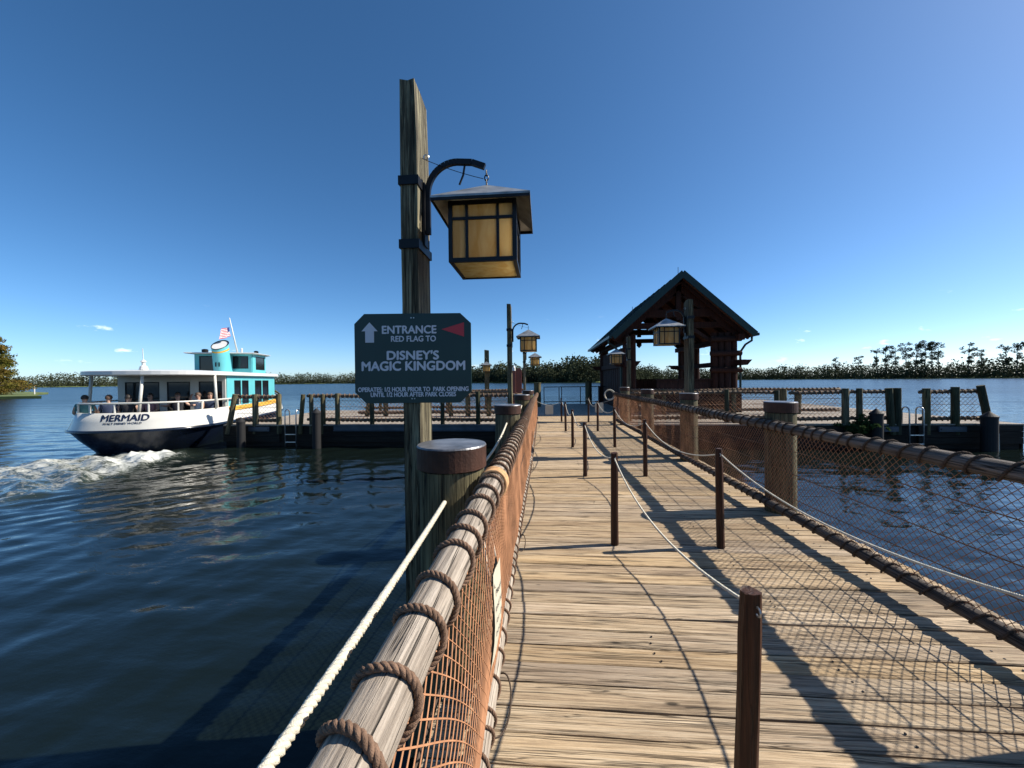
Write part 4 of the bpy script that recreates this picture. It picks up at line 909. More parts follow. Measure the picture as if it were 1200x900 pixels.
for k in range(3):
    a = np.linspace(0, 2 * math.pi, 20)[:-1]; mb.tube(np.stack([15.0 - 0.15 + (0.14 + 0.02 * k) * np.cos(a), 14.2 + 0.16 * np.sin(a), 0.02 + 0.028 * k + 0 * a], 1), 0.015, 5, closed=True)
tag(mb.build('mooring_line', 'dark_rope', None, True), 'coiled dark mooring line lying at the right dock tip', 'rope')
mb = MB(); mb.tube([(13.97, 13.1, 0.3), (13.98, 13.02, -0.3), (13.97, 13.0, -1.0)], 0.018, 6); tag(mb.build('hanging_line', 'white_rope'), 'pale rope hanging down the pile at the right dock tip', 'rope')
# shrub growing over the right dock edge
g = np.random.default_rng(77); ch = []; sh = thing('dock_plant', 'dark leafy plant growing over the right dock edge', 'plant', (10.1, 13.2, -0.3)); st_ = MB()
for k in range(26):
    an = g.uniform(0, 6.28); L_ = g.uniform(0.35, 0.85); tilt = g.uniform(0.2, 1.3); d = np.array([math.cos(an) * math.sin(tilt) * 1.1, math.sin(an) * math.sin(tilt) * 0.5 - 0.1, math.cos(tilt)])
    p = np.array([d * L_ * f - np.array([0, 0, 0.25 * f * f * L_]) for f in np.linspace(0, 1, 6)]); st_.tube(p, 0.006, 3, caps=False)
    for q in p[1:]: ch.append(leaf_cards(16, q, (0.09, 0.07, 0.06), 0.05, g, 0, 0.1))
st_.build('stem', 'bark', sh); quads_object('foliage', 'fern_leaf', ch, sh)
# two upright red-brown boards on the left dock
for (x, y, w_, mt, lb) in ((-1.12, 14.6, 0.12, 'red_brown_paint', 'narrow upright red-brown board beside the second lamp post, with a white top'), (-0.98, 15.2, 0.24, 'red_brown_paint', 'wider upright red-brown board with a rounded top beside the lamp posts')):
    t = thing('upright_board', lb, 'board', (x, y, 0), 0, 'red-brown upright boards on the left dock')
    mb = MB(); a = [(w_ / 2 * math.cos(q), 1.86 + w_ * 0.7 * math.sin(q)) for q in np.linspace(0, math.pi, 10)]; mb.prism([(-w_ / 2, 0.0), (w_ / 2, 0.0)] + a, -0.03, 0.03, UP); mb.build('panel', mt, t)
    mb = MB(); mb.box((0, 0.045, 0.9), (0.07, 0.05, 1.8)); mb.build('stake', 'dark_timber', t)
    if w_ < 0.2: mb = MB(); mb.lathe([(0.065, 1.9), (0.06, 2.02), (0.01, 2.1)], (0, 0, 0), 10); mb.build('top_cap', 'boat_roof_white', t)

# ---- steel railing at the end of the landing
er = thing('end_railing', 'thin dark steel railing closing the far end of the landing', 'railing', (0, 24.4, 0))
mb = MB(); mb.box((2.1, 0, 1.08), (4.2, 0.05, 0.05)); mb.build('top_bar', 'black_metal', er)
mb = MB(); mb.box((2.1, 0, 0.14), (4.2, 0.04, 0.05)); mb.build('bottom_bar', 'black_metal', er)
for x in (0.02, 0.97, 1.13, 2.3, 4.18): mb = MB(); mb.box((x, 0, 0.53), (0.05, 0.045, 1.05)); mb.build('upright', 'black_metal', er)
for (x, y, h_, lb) in ((-0.35, 22.0, 1.38, 'short round timber pile at the left end of the far railing'), (2.78, 24.15, 1.4, 'round timber pile in the middle of the far railing')):
    mb = MB(); mb.lathe([(0.21, WATER - 1), (0.2, h_ - 0.05), (0.215, h_ - 0.05), (0.215, h_)], (x, y, 0), 16, 0.02); tag(mb.build('round_pile', 'pile_wood'), lb, 'pile', 'piles at the far railing')

# ================================================================== SHELTER
sh = thing('lakeside_shelter', 'dark red-brown timber boat shelter with a steep gabled green roof', 'shelter', (0, 0, 0))
X0, X1, Y0, Y1, XM = 3.72, 8.8, 18.2, 25.4, 6.17
RIDGE, EAVE, HALF = 6.2, 3.46, 3.08
yf, yb = 17.55, 26.0
def slope_pts(s, t0, thick):   # profile of one roof slope in xz
    return
for s in (-1, 1):
    mb = MB(); sl = Vector((s * HALF, 0, EAVE - RIDGE)).normalized(); nrm = Vector((-sl.z * s, 0, sl.x * s)) if s > 0 else Vector((sl.z, 0, -sl.x))
    if nrm.z < 0: nrm = -nrm
    a = Vector((XM, 0, RIDGE)); e_ = Vector((XM + s * HALF, 0, EAVE))
    for nm, o0, o1, mt in (('roof_boards', -0.10, -0.02, 'roof_board'), ('roof', -0.018, 0.07, 'roof_green')):
        q = [a + nrm * o0, e_ + nrm * o0, e_ + nrm * o1, a + nrm * o1]
        vs = [(p.x, yf, p.z) for p in q] + [(p.x, yb, p.z) for p in q]
        m_ = MB(); m_.add(vs, [(0, 1, 2, 3), (7, 6, 5, 4), (0, 4, 5, 1), (1, 5, 6, 2), (2, 6, 7, 3), (3, 7, 4, 0)]); m_.build(nm, mt, sh)
    for y_ in (yf - 0.03, yb + 0.03):
        m_ = MB(); q = [a + nrm * -0.17, e_ + nrm * -0.17, e_ + nrm * 0.09, a + nrm * 0.09 + Vector((0, 0, 0.03))]
        vs = [(p.x, y_ - 0.025 + 0.004 * s, p.z) for p in q] + [(p.x, y_ + 0.025 + 0.004 * s, p.z) for p in q]
        m_.add(vs, [(0, 1, 2, 3), (7, 6, 5, 4), (0, 4, 5, 1), (1, 5, 6, 2), (2, 6, 7, 3), (3, 7, 4, 0)]); m_.build('barge_board', 'roof_green', sh)
    for k in range(9):      # standing seams on the roof
        y_ = yf + 0.5 + k * (yb - yf - 1.0) / 8; m_ = MB(); p0, p1 = a + nrm * 0.085, e_ + nrm * 0.085
        m_.bar((p0.x, y_, p0.z), (p1.x, y_, p1.z), 0.035, 0.035); m_.build('roof_seam', 'roof_green', sh)
    for k in range(6):      # rafters under the boards
        y_ = yf + 0.35 + k * (yb - yf - 0.7) / 5; m_ = MB(); p0, p1 = a + nrm * -0.20, e_ + nrm * -0.20
        m_.bar((p0.x, y_, p0.z), (p1.x, y_, p1.z), 0.12, 0.16); m_.build('rafter', 'lodge_timber', sh)
    gx = XM + s * (HALF + 0.07); m_ = MB(); m_.box((gx, (yf + yb) / 2, EAVE - 0.02), (0.14, yb - yf, 0.12)); gt = m_.build('gutter', 'roof_green', sh)
    xc_ = X0 if s < 0 else X1
    m_ = MB(); m_.tube([(gx, yf + 0.5, EAVE - 0.08), (gx, yf + 0.5, EAVE - 0.25), (gx - s * 0.25, yf + 0.55, EAVE - 0.42), (xc_ + s * 0.12, yf + 0.7, EAVE - 0.75), (xc_ + s * 0.12, yf + 0.7, EAVE - 1.1), (xc_ + s * 0.12, yf + 0.7, 0.1)], 0.05, 8); m_.build('downspout', 'roof_green', gt)
def tim(nm, a, b_, w, h, mat='lodge_timber'): m_ = MB(); m_.bar(a, b_, w, h); m_.build(nm, mat, sh)
zp = 3.05
ZT = 4.52
for (x, y) in ((X0 + 0.26, Y0), (X1 - 0.62, Y0), (X0 + 0.2, Y1), (X1 + 0.05, Y1), (X1 - 0.1, (Y0 + Y1) / 2 + 1.2)):
    big = x > 6 and y == Y0
    for dx in ((-0.44, -0.15, 0.14, 0.43) if big else ((-0.16, 0.14) if y == Y0 else (-0.1, 0.14))):
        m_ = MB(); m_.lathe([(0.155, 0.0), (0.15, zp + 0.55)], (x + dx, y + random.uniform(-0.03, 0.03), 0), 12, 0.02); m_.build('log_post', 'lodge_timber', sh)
    m_ = MB(); m_.box((x, y, 0.55), ((1.3 if big else 0.7), 0.5, 1.1)); m_.build('post_base', 'lodge_timber', sh)
    if big:
        for z_ in (1.9, 2.65, 3.3): m_ = MB(); m_.tube([(x - 0.66, y - 0.2, z_), (x + 0.66, y - 0.2, z_)], 0.12, 10); m_.build('cross_log', 'lodge_timber', sh)
for y in (Y0, Y1):
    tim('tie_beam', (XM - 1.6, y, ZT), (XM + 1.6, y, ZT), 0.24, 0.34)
    tim('lower_beam', (XM - 2.15, y, ZT - 0.55), (XM + 2.15, y, ZT - 0.55), 0.2, 0.26)
    tim('king_post', (XM, y, ZT - 0.3), (XM, y, RIDGE - 0.35), 0.22, 0.22)
    tim('collar_beam', (XM - 0.9, y, ZT + 0.85), (XM + 0.9, y, ZT + 0.85), 0.14, 0.14)
    for s in (-1, 1):
        tim('truss_brace', (XM + s * 0.1, y, RIDGE - 0.75), (XM + s * 1.15, y, ZT + 0.1), 0.14, 0.16)
        tim('strut', (XM + s * 0.1, y, ZT - 0.35), (XM + s * 1.5, y, zp + 0.15), 0.12, 0.14) if y == Y0 and s > 0 else None
        tim('principal_rafter', (XM, y, RIDGE - 0.42), (XM + s * 2.8, y, EAVE - 0.12), 0.22, 0.34)
    m_ = MB(); m_.lathe([(0.01, ZT - 1.0), (0.16, ZT - 0.85), (0.16, ZT - 0.6)], (XM, y, 0), 12); m_.build('pendant', 'lodge_timber', sh)
for x in (X0 + 0.1, X1 - 0.1):
    tim('wall_plate', (x, Y0 - 0.55, zp + 0.3), (x, Y1 + 0.5, zp + 0.3), 0.26, 0.26); tim('side_beam', (x, Y0 - 0.7, 2.22), (x, Y1 + 0.6, 2.22), 0.22, 0.24)
for (x, s) in ((X0, -1), (X1, 1)):
    for y in (Y0, Y1):
        m_ = MB(); m_.prism([(-0.66, 0.12), (0.66, 0.12), (0.46, -0.12), (-0.46, -0.12)], -0.11, 0.11, Matrix.Translation((x - s * 0.1, y + 0.0, 2.24)) @ UP); m_.build('bracket_beam', 'lodge_timber', sh)
# walls: boarded left side, low walls at the back, right and front
k = 0; y = Y0 + 0.35
while y < Y1 - 0.3:
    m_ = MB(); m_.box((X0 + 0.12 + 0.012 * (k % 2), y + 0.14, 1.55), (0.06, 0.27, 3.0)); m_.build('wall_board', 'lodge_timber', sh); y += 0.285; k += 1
for (a, b_) in (((X0 + 0.4, Y1, 0.55), (X1 - 0.3, Y1, 0.55)), ((X1 - 0.15, Y0 + 0.4, 0.55), (X1 - 0.15, Y1 - 0.2, 0.55)), ((5.2, Y0 + 0.02, 0.55), (X1 - 0.5, Y0 + 0.02, 0.55))):
    tim('low_wall', (a[0], a[1], 0.72), (b_[0], b_[1], 0.72), 0.12, 1.44); tim('wall_cap', (a[0], a[1], 1.48), (b_[0], b_[1], 1.48), 0.26, 0.07)
for x in (XM - 0.55, XM + 0.55):      # small bird houses standing on the rear tie beam
    m_ = MB(); m_.lathe([(0.13, 0), (0.16, 0.28), (0.32, 0.30), (0.03, 0.55)], (x, Y1 - 0.15, ZT + 0.17), 6); m_.build('gable_birdhouse', 'black_metal', sh)
for (x, y) in ((XM, yf + 0.6), (XM - 1.6, yf + 2.6)):
    m_ = MB(); z0_ = RIDGE if x == XM else RIDGE - 1.38; m_.tube([(x, y, z0_), (x, y, z0_ + 0.42)], 0.012, 5); m_.build('lightning_rod', 'black_metal', sh)

# ================================================================== BOAT
boat = thing('passenger_launch', 'white and turquoise passenger launch with a navy hull leaving the dock', 'boat', ST, HEAD)
LOA, HB, RS = 12.0, 2.15, 2.2
def outline(n_=120):
    pts = []
    # starboard bow -> stern -> port bow
    xs = np.r_[LOA - (LOA - 8) * np.linspace(0, 1, 18) ** 1.3, np.linspace(8, RS, 12)[1:]]
    def hb(x): return HB if x < 7.5 else HB * (1 - ((x - 7.5) / (LOA - 7.5)) ** 2.1)
    sb = [(x, -hb(x)) for x in xs]
    th = np.linspace(0, math.pi, 46)[1:-1]; ne = 2.5
    arc = [(RS - RS * abs(math.sin(q)) ** (2 / ne), -HB * math.copysign(abs(math.cos(q)) ** (2 / ne), math.cos(q))) for q in th]
    return np.array(sb + arc + [(x, -y) for x, y in sb[::-1]][:-1])
OUT = outline(); NO = len(OUT)
def sheer(x): return 1.40 + 0.50 * np.clip((np.asarray(x) - 5.5) / 6, 0, 1.2) ** 2
def ring(inset, dxs, zf):
    o = OUT.copy(); o[:, 1] *= (HB - inset) / HB; o[:, 0] = dxs + o[:, 0] * (LOA - 2 * dxs) / LOA
    return np.column_stack([o, zf(OUT[:, 0]) if callable(zf) else np.full(NO, zf)])
def loft(mb, rings, close=True):
    vs = np.concatenate(rings); fs = []
    for i in range(len(rings) - 1):
        for k in range(NO): fs.append((i * NO + k, i * NO + (k + 1) % NO, (i + 1) * NO + (k + 1) % NO, (i + 1) * NO + k))
    mb.add(vs, [f[::-1] for f in fs])
zk = lambda x: 0.82 + 0.10 * np.clip((x - 6) / 6, 0, 1)
mb = MB(); loft(mb, [ring(1.0, 0.9, -0.5), ring(0.55, 0.55, 0.0), ring(0.22, 0.22, 0.45), ring(0.0, 0.0, zk)]); hull = mb.build('hull', 'boat_navy', boat, True)
mb = MB(); loft(mb, [ring(0.0, 0.0, zk), ring(0.08, 0.10, lambda x: (zk(x) + sheer(x)) / 2), ring(0.15, 0.2, sheer), ring(0.23, 0.28, sheer), ring(0.25, 0.3, 0.72)]); mb.build('bulwark', 'boat_white', boat, True)
mb = MB(); loft(mb, [ring(-0.035, -0.035, lambda x: zk(x) - 0.05), ring(-0.045, -0.045, lambda x: zk(x)), ring(0.01, 0.0, lambda x: zk(x) + 0.03)]); mb.build('rub_rail', 'boat_navy', hull, True)
mb = MB(); d_ = ring(0.2, 0.25, 0.74); mb.add(d_, [tuple(range(NO))[::-1]]); mb.build('deck', 'bench_vinyl', boat)
# yellow sheer stripe sweeping up to the bow
mb = MB(); idx = [k for k in range(NO) if OUT[k, 0] > 2.6 and OUT[k, 1] < -0.02]; r0 = ring(0.075, 0.10, lambda x: sheer(x) - 0.17); r1 = ring(0.128, 0.17, lambda x: sheer(x) - 0.005 + 0.10 * np.clip((x - 5) / 6, 0, 1))
for sgn in (1, -1):
    vs = [(p[0], sgn * p[1] * 1.006, p[2]) for k in idx for p in (r0[k], r1[k])]
    mb.add(vs, [(2 * i, 2 * i + 1, 2 * i + 3, 2 * i + 2) if sgn > 0 else (2 * i + 2, 2 * i + 3, 2 * i + 1, 2 * i) for i in range(len(idx) - 1)])
mb.build('sheer_stripe', 'boat_yellow', boat)
# name on the stern: letters laid on the curved white plating
SEQ = [k for k in range(NO) if OUT[k, 0] < 3.2]
def stern_curve(z_):
    zm = (0.82 + 1.40) / 2        # follows the three rings of the bulwark, 5 mm proud
    if z_ < zm: t_ = (z_ - 0.82) / (zm - 0.82); ins, dxs = 0.08 * t_, 0.10 * t_
    else: t_ = (z_ - zm) / (1.40 - zm); ins, dxs = 0.08 + 0.07 * t_, 0.10 + 0.10 * t_
    ins -= 0.005; dxs -= 0.005; o = OUT[SEQ].copy(); o[:, 1] *= (HB - ins) / HB; o[:, 0] = dxs + o[:, 0] * (LOA - 2 * dxs) / LOA
    o = o[::-1]           # port to starboard
    d = np.r_[0, np.cumsum(np.linalg.norm(np.diff(o, axis=0), axis=1))]; mid = np.interp(0, o[:, 1][::-1], d[::-1]); return o, d, mid
def stern_text(txt, w_, cap, z0, s0, bold):
    co, fs = text_mesh(txt, w_, cap, bold); vs = []
    for x, y, e_ in co:
        o, d, mid = stern_curve(z0 + y); s = mid + s0 + x; vs.append((np.interp(s, d, o[:, 0]) - e_ * 8, np.interp(s, d, o[:, 1]), z0 + y))
    mb = MB(); mb.add(vs, fs); tag(mb.build('name_lettering', 'boat_text', boat), kind='stuff')
stern_text('MERMAID', 1.28, 0.20, 1.14, 0.20, 0.05); stern_text('WALT DISNEY WORLD', 1.04, 0.062, 1.03, 0.16, 0.02)
# stern rail with stanchions
top = ring(0.19, 0.24, lambda x: sheer(x) + 0.31); kk = [k for k in range(NO) if OUT[k, 0] < 4.2]
mb = MB(); mb.tube(top[kk], 0.032, 8); mb.build('stern_rail', 'boat_white', boat, True)
cum = 0; last = None
base = ring(0.19, 0.24, sheer)
for k in kk:
    if last is not None: cum += np.linalg.norm(OUT[k] - OUT[last])
    last = k
    if cum > 0.78 or k == kk[0]: cum = 0; mb = MB(); mb.tube([base[k], top[k]], 0.028, 6); mb.build('stanchion', 'boat_white', boat)
# cabin
CA, CF, CW, ZR = 3.0, 9.6, 1.84, 2.64
def wall(a, b_, z0, z1, holes, mat, th=0.06, nm='cabin_wall'):
    """wall from a to b (plan points) with rectangular openings [(u0,u1,v0,v1)] cut through, dark glass set back in each"""
    a, b_ = np.array(a, float), np.array(b_, float); L = np.linalg.norm(b_ - a); d = (b_ - a) / L; nrm = np.array([d[1], -d[0]])
    us = sorted({0, L, *[h[0] for h in holes], *[h[1] for h in holes]}); vs_ = sorted({z0, z1, *[h[2] for h in holes], *[h[3] for h in holes]})
    mb = MB(); rzv = math.atan2(d[1], d[0])
    for i in range(len(us) - 1):
        for j in range(len(vs_) - 1):
            uc, vc = (us[i] + us[i + 1]) / 2, (vs_[j] + vs_[j + 1]) / 2
            if any(h[0] < uc < h[1] and h[2] < vc < h[3] for h in holes): continue
            p = a + d * uc; mb.box((p[0], p[1], vc), (us[i + 1] - us[i], th, vs_[j + 1] - vs_[j]), rzv)
    w_ = mb.build(nm, mat, boat)
    for h in holes:
        p = a + d * (h[0] + h[1]) / 2; g_ = MB(); g_.box((p[0], p[1], (h[2] + h[3]) / 2), (h[1] - h[0], 0.012, h[3] - h[2]), rzv); g_.build('window_pane', 'dark_glass', w_)
        f_ = MB()
        for (du, dv, su, sv) in ((0, h[3] - 0.02, h[1] - h[0], 0.04), (0, h[2] + 0.02, h[1] - h[0], 0.04)):
            f_.box((p[0], p[1], dv), (su, 0.045, sv), rzv)
        for uu in (h[0] + 0.02, h[1] - 0.02):
            p2 = a + d * uu; f_.box((p2[0], p2[1], (h[2] + h[3]) / 2), (0.04, 0.043, h[3] - h[2] - 0.08), rzv)
        f_.build('window_frame', 'black_metal', w_)
wall((CA, -CW), (CA, CW), 0.74, ZR, [(0.12, 0.95, 1.05, 2.42), (1.25, 2.05, 1.05, 2.42), (2.30, 3.45, 0.85, 2.42)], 'boat_white')
CF1 = 8.0
for s in (-1, 1):
    wall((CA + 0.03, s * CW), (CF1, s * CW), 0.9, ZR, [(0.6, 1.2, 1.42, 2.46), (1.3, 1.95, 1.42, 2.46), (2.6, 3.35, 1.42, 2.46), (3.45, 4.2, 1.42, 2.46)], 'boat_teal')
    wall((CF1, s * CW), (CF, s * 1.05), 1.0, ZR, [(0.2, 0.8, 1.55, 2.46), (0.95, 1.6, 1.55, 2.46)], 'boat_teal')
wall((CF, -1.05), (CF, 1.05), 1.0, ZR, [(0.2, 0.95, 1.6, 2.36), (1.15, 1.9, 1.6, 2.36)], 'boat_teal')
mb = MB(); fo = ring(0.3, 0.3, lambda x: sheer(x) - 0.06); sel = [k for k in range(NO) if OUT[k, 0] > 5.0]; order = sorted(sel, key=lambda k: math.atan2(fo[k][1], fo[k][0] - 5.0)); mb.add([fo[k] for k in order], [tuple(range(len(order)))]); mb.build('fore_deck', 'boat_white', boat)
# main roof: a rounded slab reaching over the stern
def slab(nm, pts, z0, z1, mat, crown=0.05, parent=boat):
    n_ = len(pts); c = np.mean(pts, axis=0); mb = MB()
    r_in = [(c[0] + (x - c[0]) * 0.97, c[1] + (y - c[1]) * 0.965) for x, y in pts]
    r_mid = [(c[0] + (x - c[0]) * 0.6, c[1] + (y - c[1]) * 0.6) for x, y in pts]
    vs = [(x, y, z0) for x, y in r_in] + [(x, y, z0 + 0.03) for x, y in pts] + [(x, y, z1 - 0.02) for x, y in pts] + [(x, y, z1) for x, y in r_in] + [(x, y, z1 + crown) for x, y in r_mid]
    fs = [tuple(range(n_ - 1, -1, -1)), tuple(4 * n_ + k for k in range(n_))]
    for i in range(4):
        for k in range(n_): fs.append((i * n_ + k, i * n_ + (k + 1) % n_, (i + 1) * n_ + (k + 1) % n_, (i + 1) * n_ + k))
    mb.add(vs, fs); return mb.build(nm, mat, parent)
rp_ = []
for q in np.linspace(math.pi / 2, 3 * math.pi / 2, 25): rp_.append((2.3 + 1.75 * math.copysign(abs(math.cos(q)) ** 0.8, math.cos(q)), 2.02 * math.copysign(abs(math.sin(q)) ** 0.8, math.sin(q))))
rp_ += [(CF1, -2.02), (CF1 + 1.2, -1.65), (CF + 0.4, -0.9), (CF + 0.5, 0), (CF + 0.4, 0.9), (CF1 + 1.2, 1.65), (CF1, 2.02)]
slab('main_roof', rp_, ZR, ZR + 0.17, 'boat_roof_white')
for (a, b_) in (((0.55, -0.35, sheer(0)), (0.75, -0.35, ZR + 0.02)), ((1.9, -2.02, sheer(0)), (1.95, -1.95, ZR + 0.02)), ((1.9, 2.02, sheer(0)), (1.95, 1.95, ZR + 0.02))):
    mb = MB(); mb.tube([a, b_], 0.05, 8); mb.build('roof_post', 'boat_white', boat, True)
# wheelhouse
WA, WF, WW, WZ = 6.9, 9.2, 1.25, ZR + 0.17
def whl(a, b_, holes): wall(a, b_, WZ - 0.05, WZ + 0.98, holes, 'boat_teal', 0.05, 'wheelhouse_wall')
whl((WA, -WW), (WA, WW), [(0.15, 0.85, WZ + 0.25, WZ + 0.88), (1.6, 2.3, WZ + 0.1, WZ + 0.88)])
for s in (-1, 1):
    whl((WA + 0.03, s * WW), (8.5, s * WW), [(0.35, 1.45, WZ + 0.2, WZ + 0.88)]); whl((8.5, s * WW), (WF, s * 0.7), [(0.15, 0.75, WZ + 0.25, WZ + 0.88)])
whl((WF, -0.7), (WF, 0.7), [(0.15, 1.25, WZ + 0.25, WZ + 0.88)])
slab('wheelhouse_roof', [(WA - 0.45, -1.5), (8.6, -1.5), (WF + 0.3, -0.95), (WF + 0.3, 0.95), (8.6, 1.5), (WA - 0.45, 1.5)], WZ + 0.98, WZ + 1.04, 'boat_roof_white', 0.02)
# funnel: raked oval stack with a slanted open top
mb = MB(); n_ = 28; vs = []; fs = []; FX = 6.55; lev = [0, 0.35, 0.7, 0.95, 1.02, 1.10, 1.16]
for i, f in enumerate(lev):
    for k in range(n_):
        a_ = 2 * math.pi * k / n_; h_ = f * 1.28; sl_ = (0.18 * math.cos(a_)) * (f / 1.16) ** 2
        vs.append((FX - 0.20 * h_ + (0.46 - 0.05 * f) * math.cos(a_), -0.15 + (0.37 - 0.04 * f) * math.sin(a_), WZ - 0.1 + h_ + sl_ * 1.4))
for i in range(6):
    for k in range(n_): fs.append((i * n_ + k, i * n_ + (k + 1) % n_, (i + 1) * n_ + (k + 1) % n_, (i + 1) * n_ + k))
for i in range(6):
    mb.cur = 1 if i == 3 else 0
    for k in range(n_): pass
mb.add(vs, [])
for i in range(6):
    mb.cur = 1 if i == 3 else 0
    for k in range(n_): mb.f.append((i * n_ + k, i * n_ + (k + 1) % n_, (i + 1) * n_ + (k + 1) % n_, (i + 1) * n_ + k)); mb.mi.append(mb.cur)
fn = mb.build('funnel', ['boat_teal', 'boat_yellow'], boat, True)
mb = MB(); last = vs[6 * n_:]; cx_ = np.mean(last, axis=0); mb.add([tuple(cx_ + (np.array(p) - cx_) * 0.99 - np.array([0, 0, 0.03])) for p in last], [tuple(range(n_))]); mb.cur = 0; mb.build('funnel_mouth', 'boat_roof_white', fn)
mb = MB(); mb.tube([tuple(p) for p in last], 0.02, 5, closed=True); mb.build('funnel_rim', 'black_metal', fn)
for dy in (-0.1, 0.04): mb = MB(); mb.box((FX - 0.62, dy - 0.15, WZ + 0.42), (0.02, 0.05, 0.2)); mb.build('vent_slot', 'black_metal', fn)
# mast, flag, lights
mb = MB(); mb.tube([(6.95, -0.62, WZ + 0.9), (6.6, -0.42, WZ + 2.75)], [0.045, 0.02], 8); mast = mb.build('mast', 'boat_roof_white', boat, True)
me = bpy.data.meshes.new('flag'); nx, nz_ = 12, 7; vs = []; fs = []; uv = []
for j in range(nz_):
    for i in range(nx): u_ = i / (nx - 1); w_ = j / (nz_ - 1); vs.append((6.65 - 0.42 * u_, -0.445 + 0.30 * u_ + 0.06 * math.sin(u_ * 9 + w_ * 2), WZ + 1.85 + 0.48 * w_ - 0.22 * u_)); uv.append((u_, w_))
for j in range(nz_ - 1):
    for i in range(nx - 1): fs.append((j * nx + i, j * nx + i + 1, (j + 1) * nx + i + 1, (j + 1) * nx + i))
me.from_pydata(vs, [], fs); ul = me.uv_layers.new(name='UVMap')
for lp in me.loops: ul.data[lp.index].uv = uv[lp.vertex_index]
me.materials.append(MATS['flag_cloth']); link('flag', me, mast)
for (x, y, z_, r_, h_, mt) in ((7.2, 0.95, WZ + 1.05, 0.14, 0.17, 'black_metal'), (8.7, -0.75, WZ + 1.05, 0.11, 0.2, 'black_metal'), (8.1, -0.3, WZ + 1.05, 0.05, 0.3, 'boat_roof_white')):
    mb = MB(); mb.lathe([(r_ * 0.8, 0), (r_ * 0.8, 0.04), (r_, 0.06), (r_, h_), (r_ * 0.5, h_ + 0.03)], (x, y, z_), 14); mb.build('deck_light', mt, boat)
mb = MB(); mb.lathe([(0.13, 0), (0.1, 0.12), (0.05, 0.16), (0.05, 0.26), (0.09, 0.28), (0.02, 0.36)], (1.05, -0.2, ZR + 0.2), 12); mb.tube([(1.05, -0.2, ZR + 0.5), (1.05, -0.18, ZR + 0.95)], 0.012, 5); mb.build('stern_light', 'boat_roof_white', boat)
mb = MB(); a = np.linspace(0.12, 1, 20)[:, None]; br = ring(0.55, 0.6, 1.08); sel = [k for k in range(NO) if OUT[k, 0] < 2.9]; inn = ring(0.95, 1.0, 1.08)
vs = [tuple(br[k]) for k in sel] + [tuple(inn[k]) for k in sel]; m0 = len(sel); vs += [(p[0], p[1], 0.75) for p in vs[m0:]]
mb.add(vs, [(i, i + 1, m0 + i + 1, m0 + i) for i in range(m0 - 1)] + [(m0 + i, m0 + i + 1, 2 * m0 + i + 1, 2 * m0 + i) for i in range(m0 - 1)]); mb.build('stern_bench', 'bench_vinyl', boat)

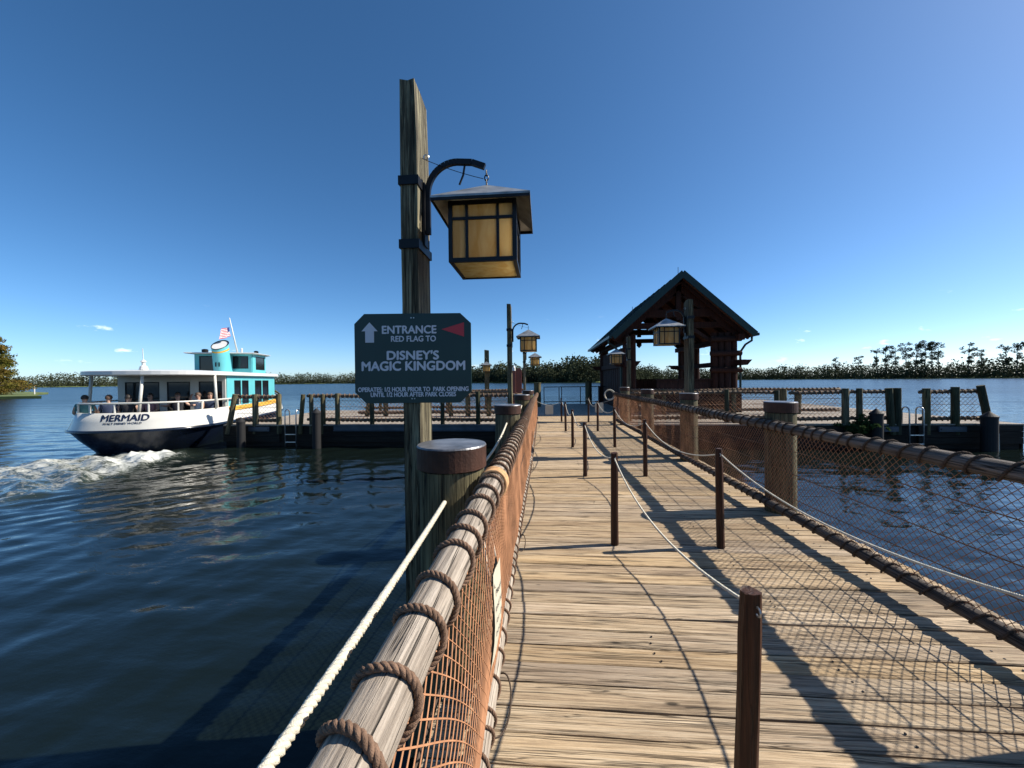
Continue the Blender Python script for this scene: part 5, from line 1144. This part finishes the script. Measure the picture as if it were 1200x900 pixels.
# ---- passengers on the stern bench: one continuous body mesh each, hair as a child
def person(bx, by, face, shirt, hair, label, pose=0, cap=False):
    lp = boat.matrix_basis if False else Matrix.Translation(ST) @ Matrix.Rotation(HEAD, 4, 'Z')
    w_ = lp @ Vector((bx, by, 1.10)); t = thing('person', label, 'person', w_, HEAD + face, 'passengers seated on the stern bench')
    # skeleton, seated, facing +x ; z = 0 at the seat
    J = {'pelvis': (0, 0, 0.10, 0.15), 'waist': (-0.02, 0, 0.28, 0.13), 'chest': (0.0, 0, 0.46, 0.155), 'neckb': (0.0, 0, 0.60, 0.07), 'neck': (0.015, 0, 0.66, 0.055), 'head': (0.03, 0, 0.76, 0.095), 'crown': (0.02, 0, 0.84, 0.08)}
    E_ = [('pelvis', 'waist'), ('waist', 'chest'), ('chest', 'neckb'), ('neckb', 'neck'), ('neck', 'head'), ('head', 'crown')]
    for s, n_ in ((1, 'l'), (-1, 'r')):
        J['sh' + n_] = (0.0, s * 0.19, 0.54, 0.07)
        if pose == 1 and s == -1: J['el' + n_] = (0.10, s * 0.34, 0.62, 0.05); J['wr' + n_] = (0.12, s * 0.20, 0.80, 0.036); J['ha' + n_] = (0.11, s * 0.13, 0.83, 0.034)
        elif pose == 2: J['el' + n_] = (-0.08, s * 0.36, 0.40, 0.05); J['wr' + n_] = (-0.22, s * 0.52, 0.42, 0.036); J['ha' + n_] = (-0.24, s * 0.60, 0.42, 0.034)
        else: J['el' + n_] = (0.04, s * 0.26, 0.28, 0.05); J['wr' + n_] = (0.26, s * 0.20, 0.20, 0.036); J['ha' + n_] = (0.34, s * 0.17, 0.18, 0.034)
        J['kn' + n_] = (0.42, s * 0.13, 0.10, 0.068); J['an' + n_] = (0.44, s * 0.13, -0.28, 0.045); J['to' + n_] = (0.58, s * 0.14, -0.33, 0.04); J['hp' + n_] = (0.05, s * 0.10, 0.09, 0.09)
        E_ += [('chest', 'sh' + n_), ('sh' + n_, 'el' + n_), ('el' + n_, 'wr' + n_), ('wr' + n_, 'ha' + n_), ('pelvis', 'hp' + n_), ('hp' + n_, 'kn' + n_), ('kn' + n_, 'an' + n_), ('an' + n_, 'to' + n_)]
    ks = list(J); me = bpy.data.meshes.new('body'); me.from_pydata([J[k][:3] for k in ks], [(ks.index(a), ks.index(b_)) for a, b_ in E_], [])
    ob = bpy.data.objects.new('body_rig', me); COL.objects.link(ob); ob.modifiers.new('skin', 'SKIN'); ob.modifiers.new('sub', 'SUBSURF').levels = 1
    sv = me.skin_vertices[0].data if me.skin_vertices else None
    if sv is None: return
    for i, k in enumerate(ks): sv[i].radius = (J[k][3], J[k][3]); sv[i].use_root = (k == 'pelvis')
    dg = bpy.context.evaluated_depsgraph_get(); dg.update(); m2 = bpy.data.meshes.new_from_object(ob.evaluated_get(dg)); bpy.data.objects.remove(ob)
    m2.name = 'body'; m2.materials.clear()
    for q in (shirt, 'skin', 'trousers'): m2.materials.append(MATS[q])
    for p in m2.polygons:
        c = p.center; p.use_smooth = True
        arm = abs(c.y) > 0.235 or (c.x > 0.12 and c.z > 0.14)
        p.material_index = 1 if (c.z > 0.615 or (arm and c.z > 0.05 and abs(c.y) > 0.15)) else (2 if c.z < 0.16 else 0)
    body = link('body', m2, t)
    mb = MB(); vs = []; rows, cols = 6, 12      # hair cap over the back and top of the head
    for i in range(rows + 1):
        ph = (i / rows) * math.pi * 0.62
        for k in range(cols):
            th = 2 * math.pi * k / cols; back = 1.0 if math.cos(th) < 0.3 else 0.62
            pz = ph * back; vs.append((0.022 + 0.104 * math.sin(pz) * math.cos(th), 0.096 * math.sin(pz) * math.sin(th), 0.79 + 0.112 * math.cos(pz)))
    mb.add(vs, [(i * cols + k, i * cols + (k + 1) % cols, (i + 1) * cols + (k + 1) % cols, (i + 1) * cols + k) for i in range(rows) for k in range(cols)]); mb.build('hair', hair, body, True)
    # nose, eyes/sunglasses and mouth
    mb = MB(); mb.add([(0.120, 0.012, 0.745), (0.120, -0.012, 0.745), (0.145, 0, 0.748), (0.120, 0, 0.785)], [(0, 2, 1), (0, 3, 2), (1, 2, 3)]); mb.build('nose', 'skin', body)
    mb = MB(); mb.box((0.118, 0.035, 0.785), (0.02, 0.045, 0.024)); mb.box((0.118, -0.035, 0.785), (0.02, 0.045, 0.024)); mb.box((0.122, 0, 0.788), (0.008, 0.03, 0.006)); mb.build('sunglasses', 'black_plastic', body)
    mb = MB(); mb.box((0.116, 0, 0.715), (0.008, 0.04, 0.008)); mb.build('mouth', 'sign_red', body)
for a in ((0.95, 1.45, 0.5, 'shirt_teal', 'hair_dark', 'passenger in a dark green top at the far left of the stern', 0), (0.72, 0.62, 0.2, 'shirt_navy', 'hair_brown', 'passenger with brown hair second from the left on the stern bench', 0),
          (0.70, 0.05, 0.1, 'shirt_black', 'hair_dark', 'dark-haired passenger in black left of the roof post', 0), (2.2, 0.3, math.pi, 'shirt_pink', 'hair_dark', 'passenger in a dull red top sitting against the cabin', 0),
          (1.9, -0.75, math.pi + 0.2, 'shirt_black', 'hair_brown', 'passenger in black with arms spread, right of the roof post', 2), (2.25, -1.25, math.pi - 0.5, 'shirt_white', 'hair_brown', 'passenger in a white shirt raising one arm to the face', 1), (2.3, -1.62, math.pi, 'shirt_navy', 'hair_brown', 'passenger half hidden behind the right roof post', 0)): person(*a)
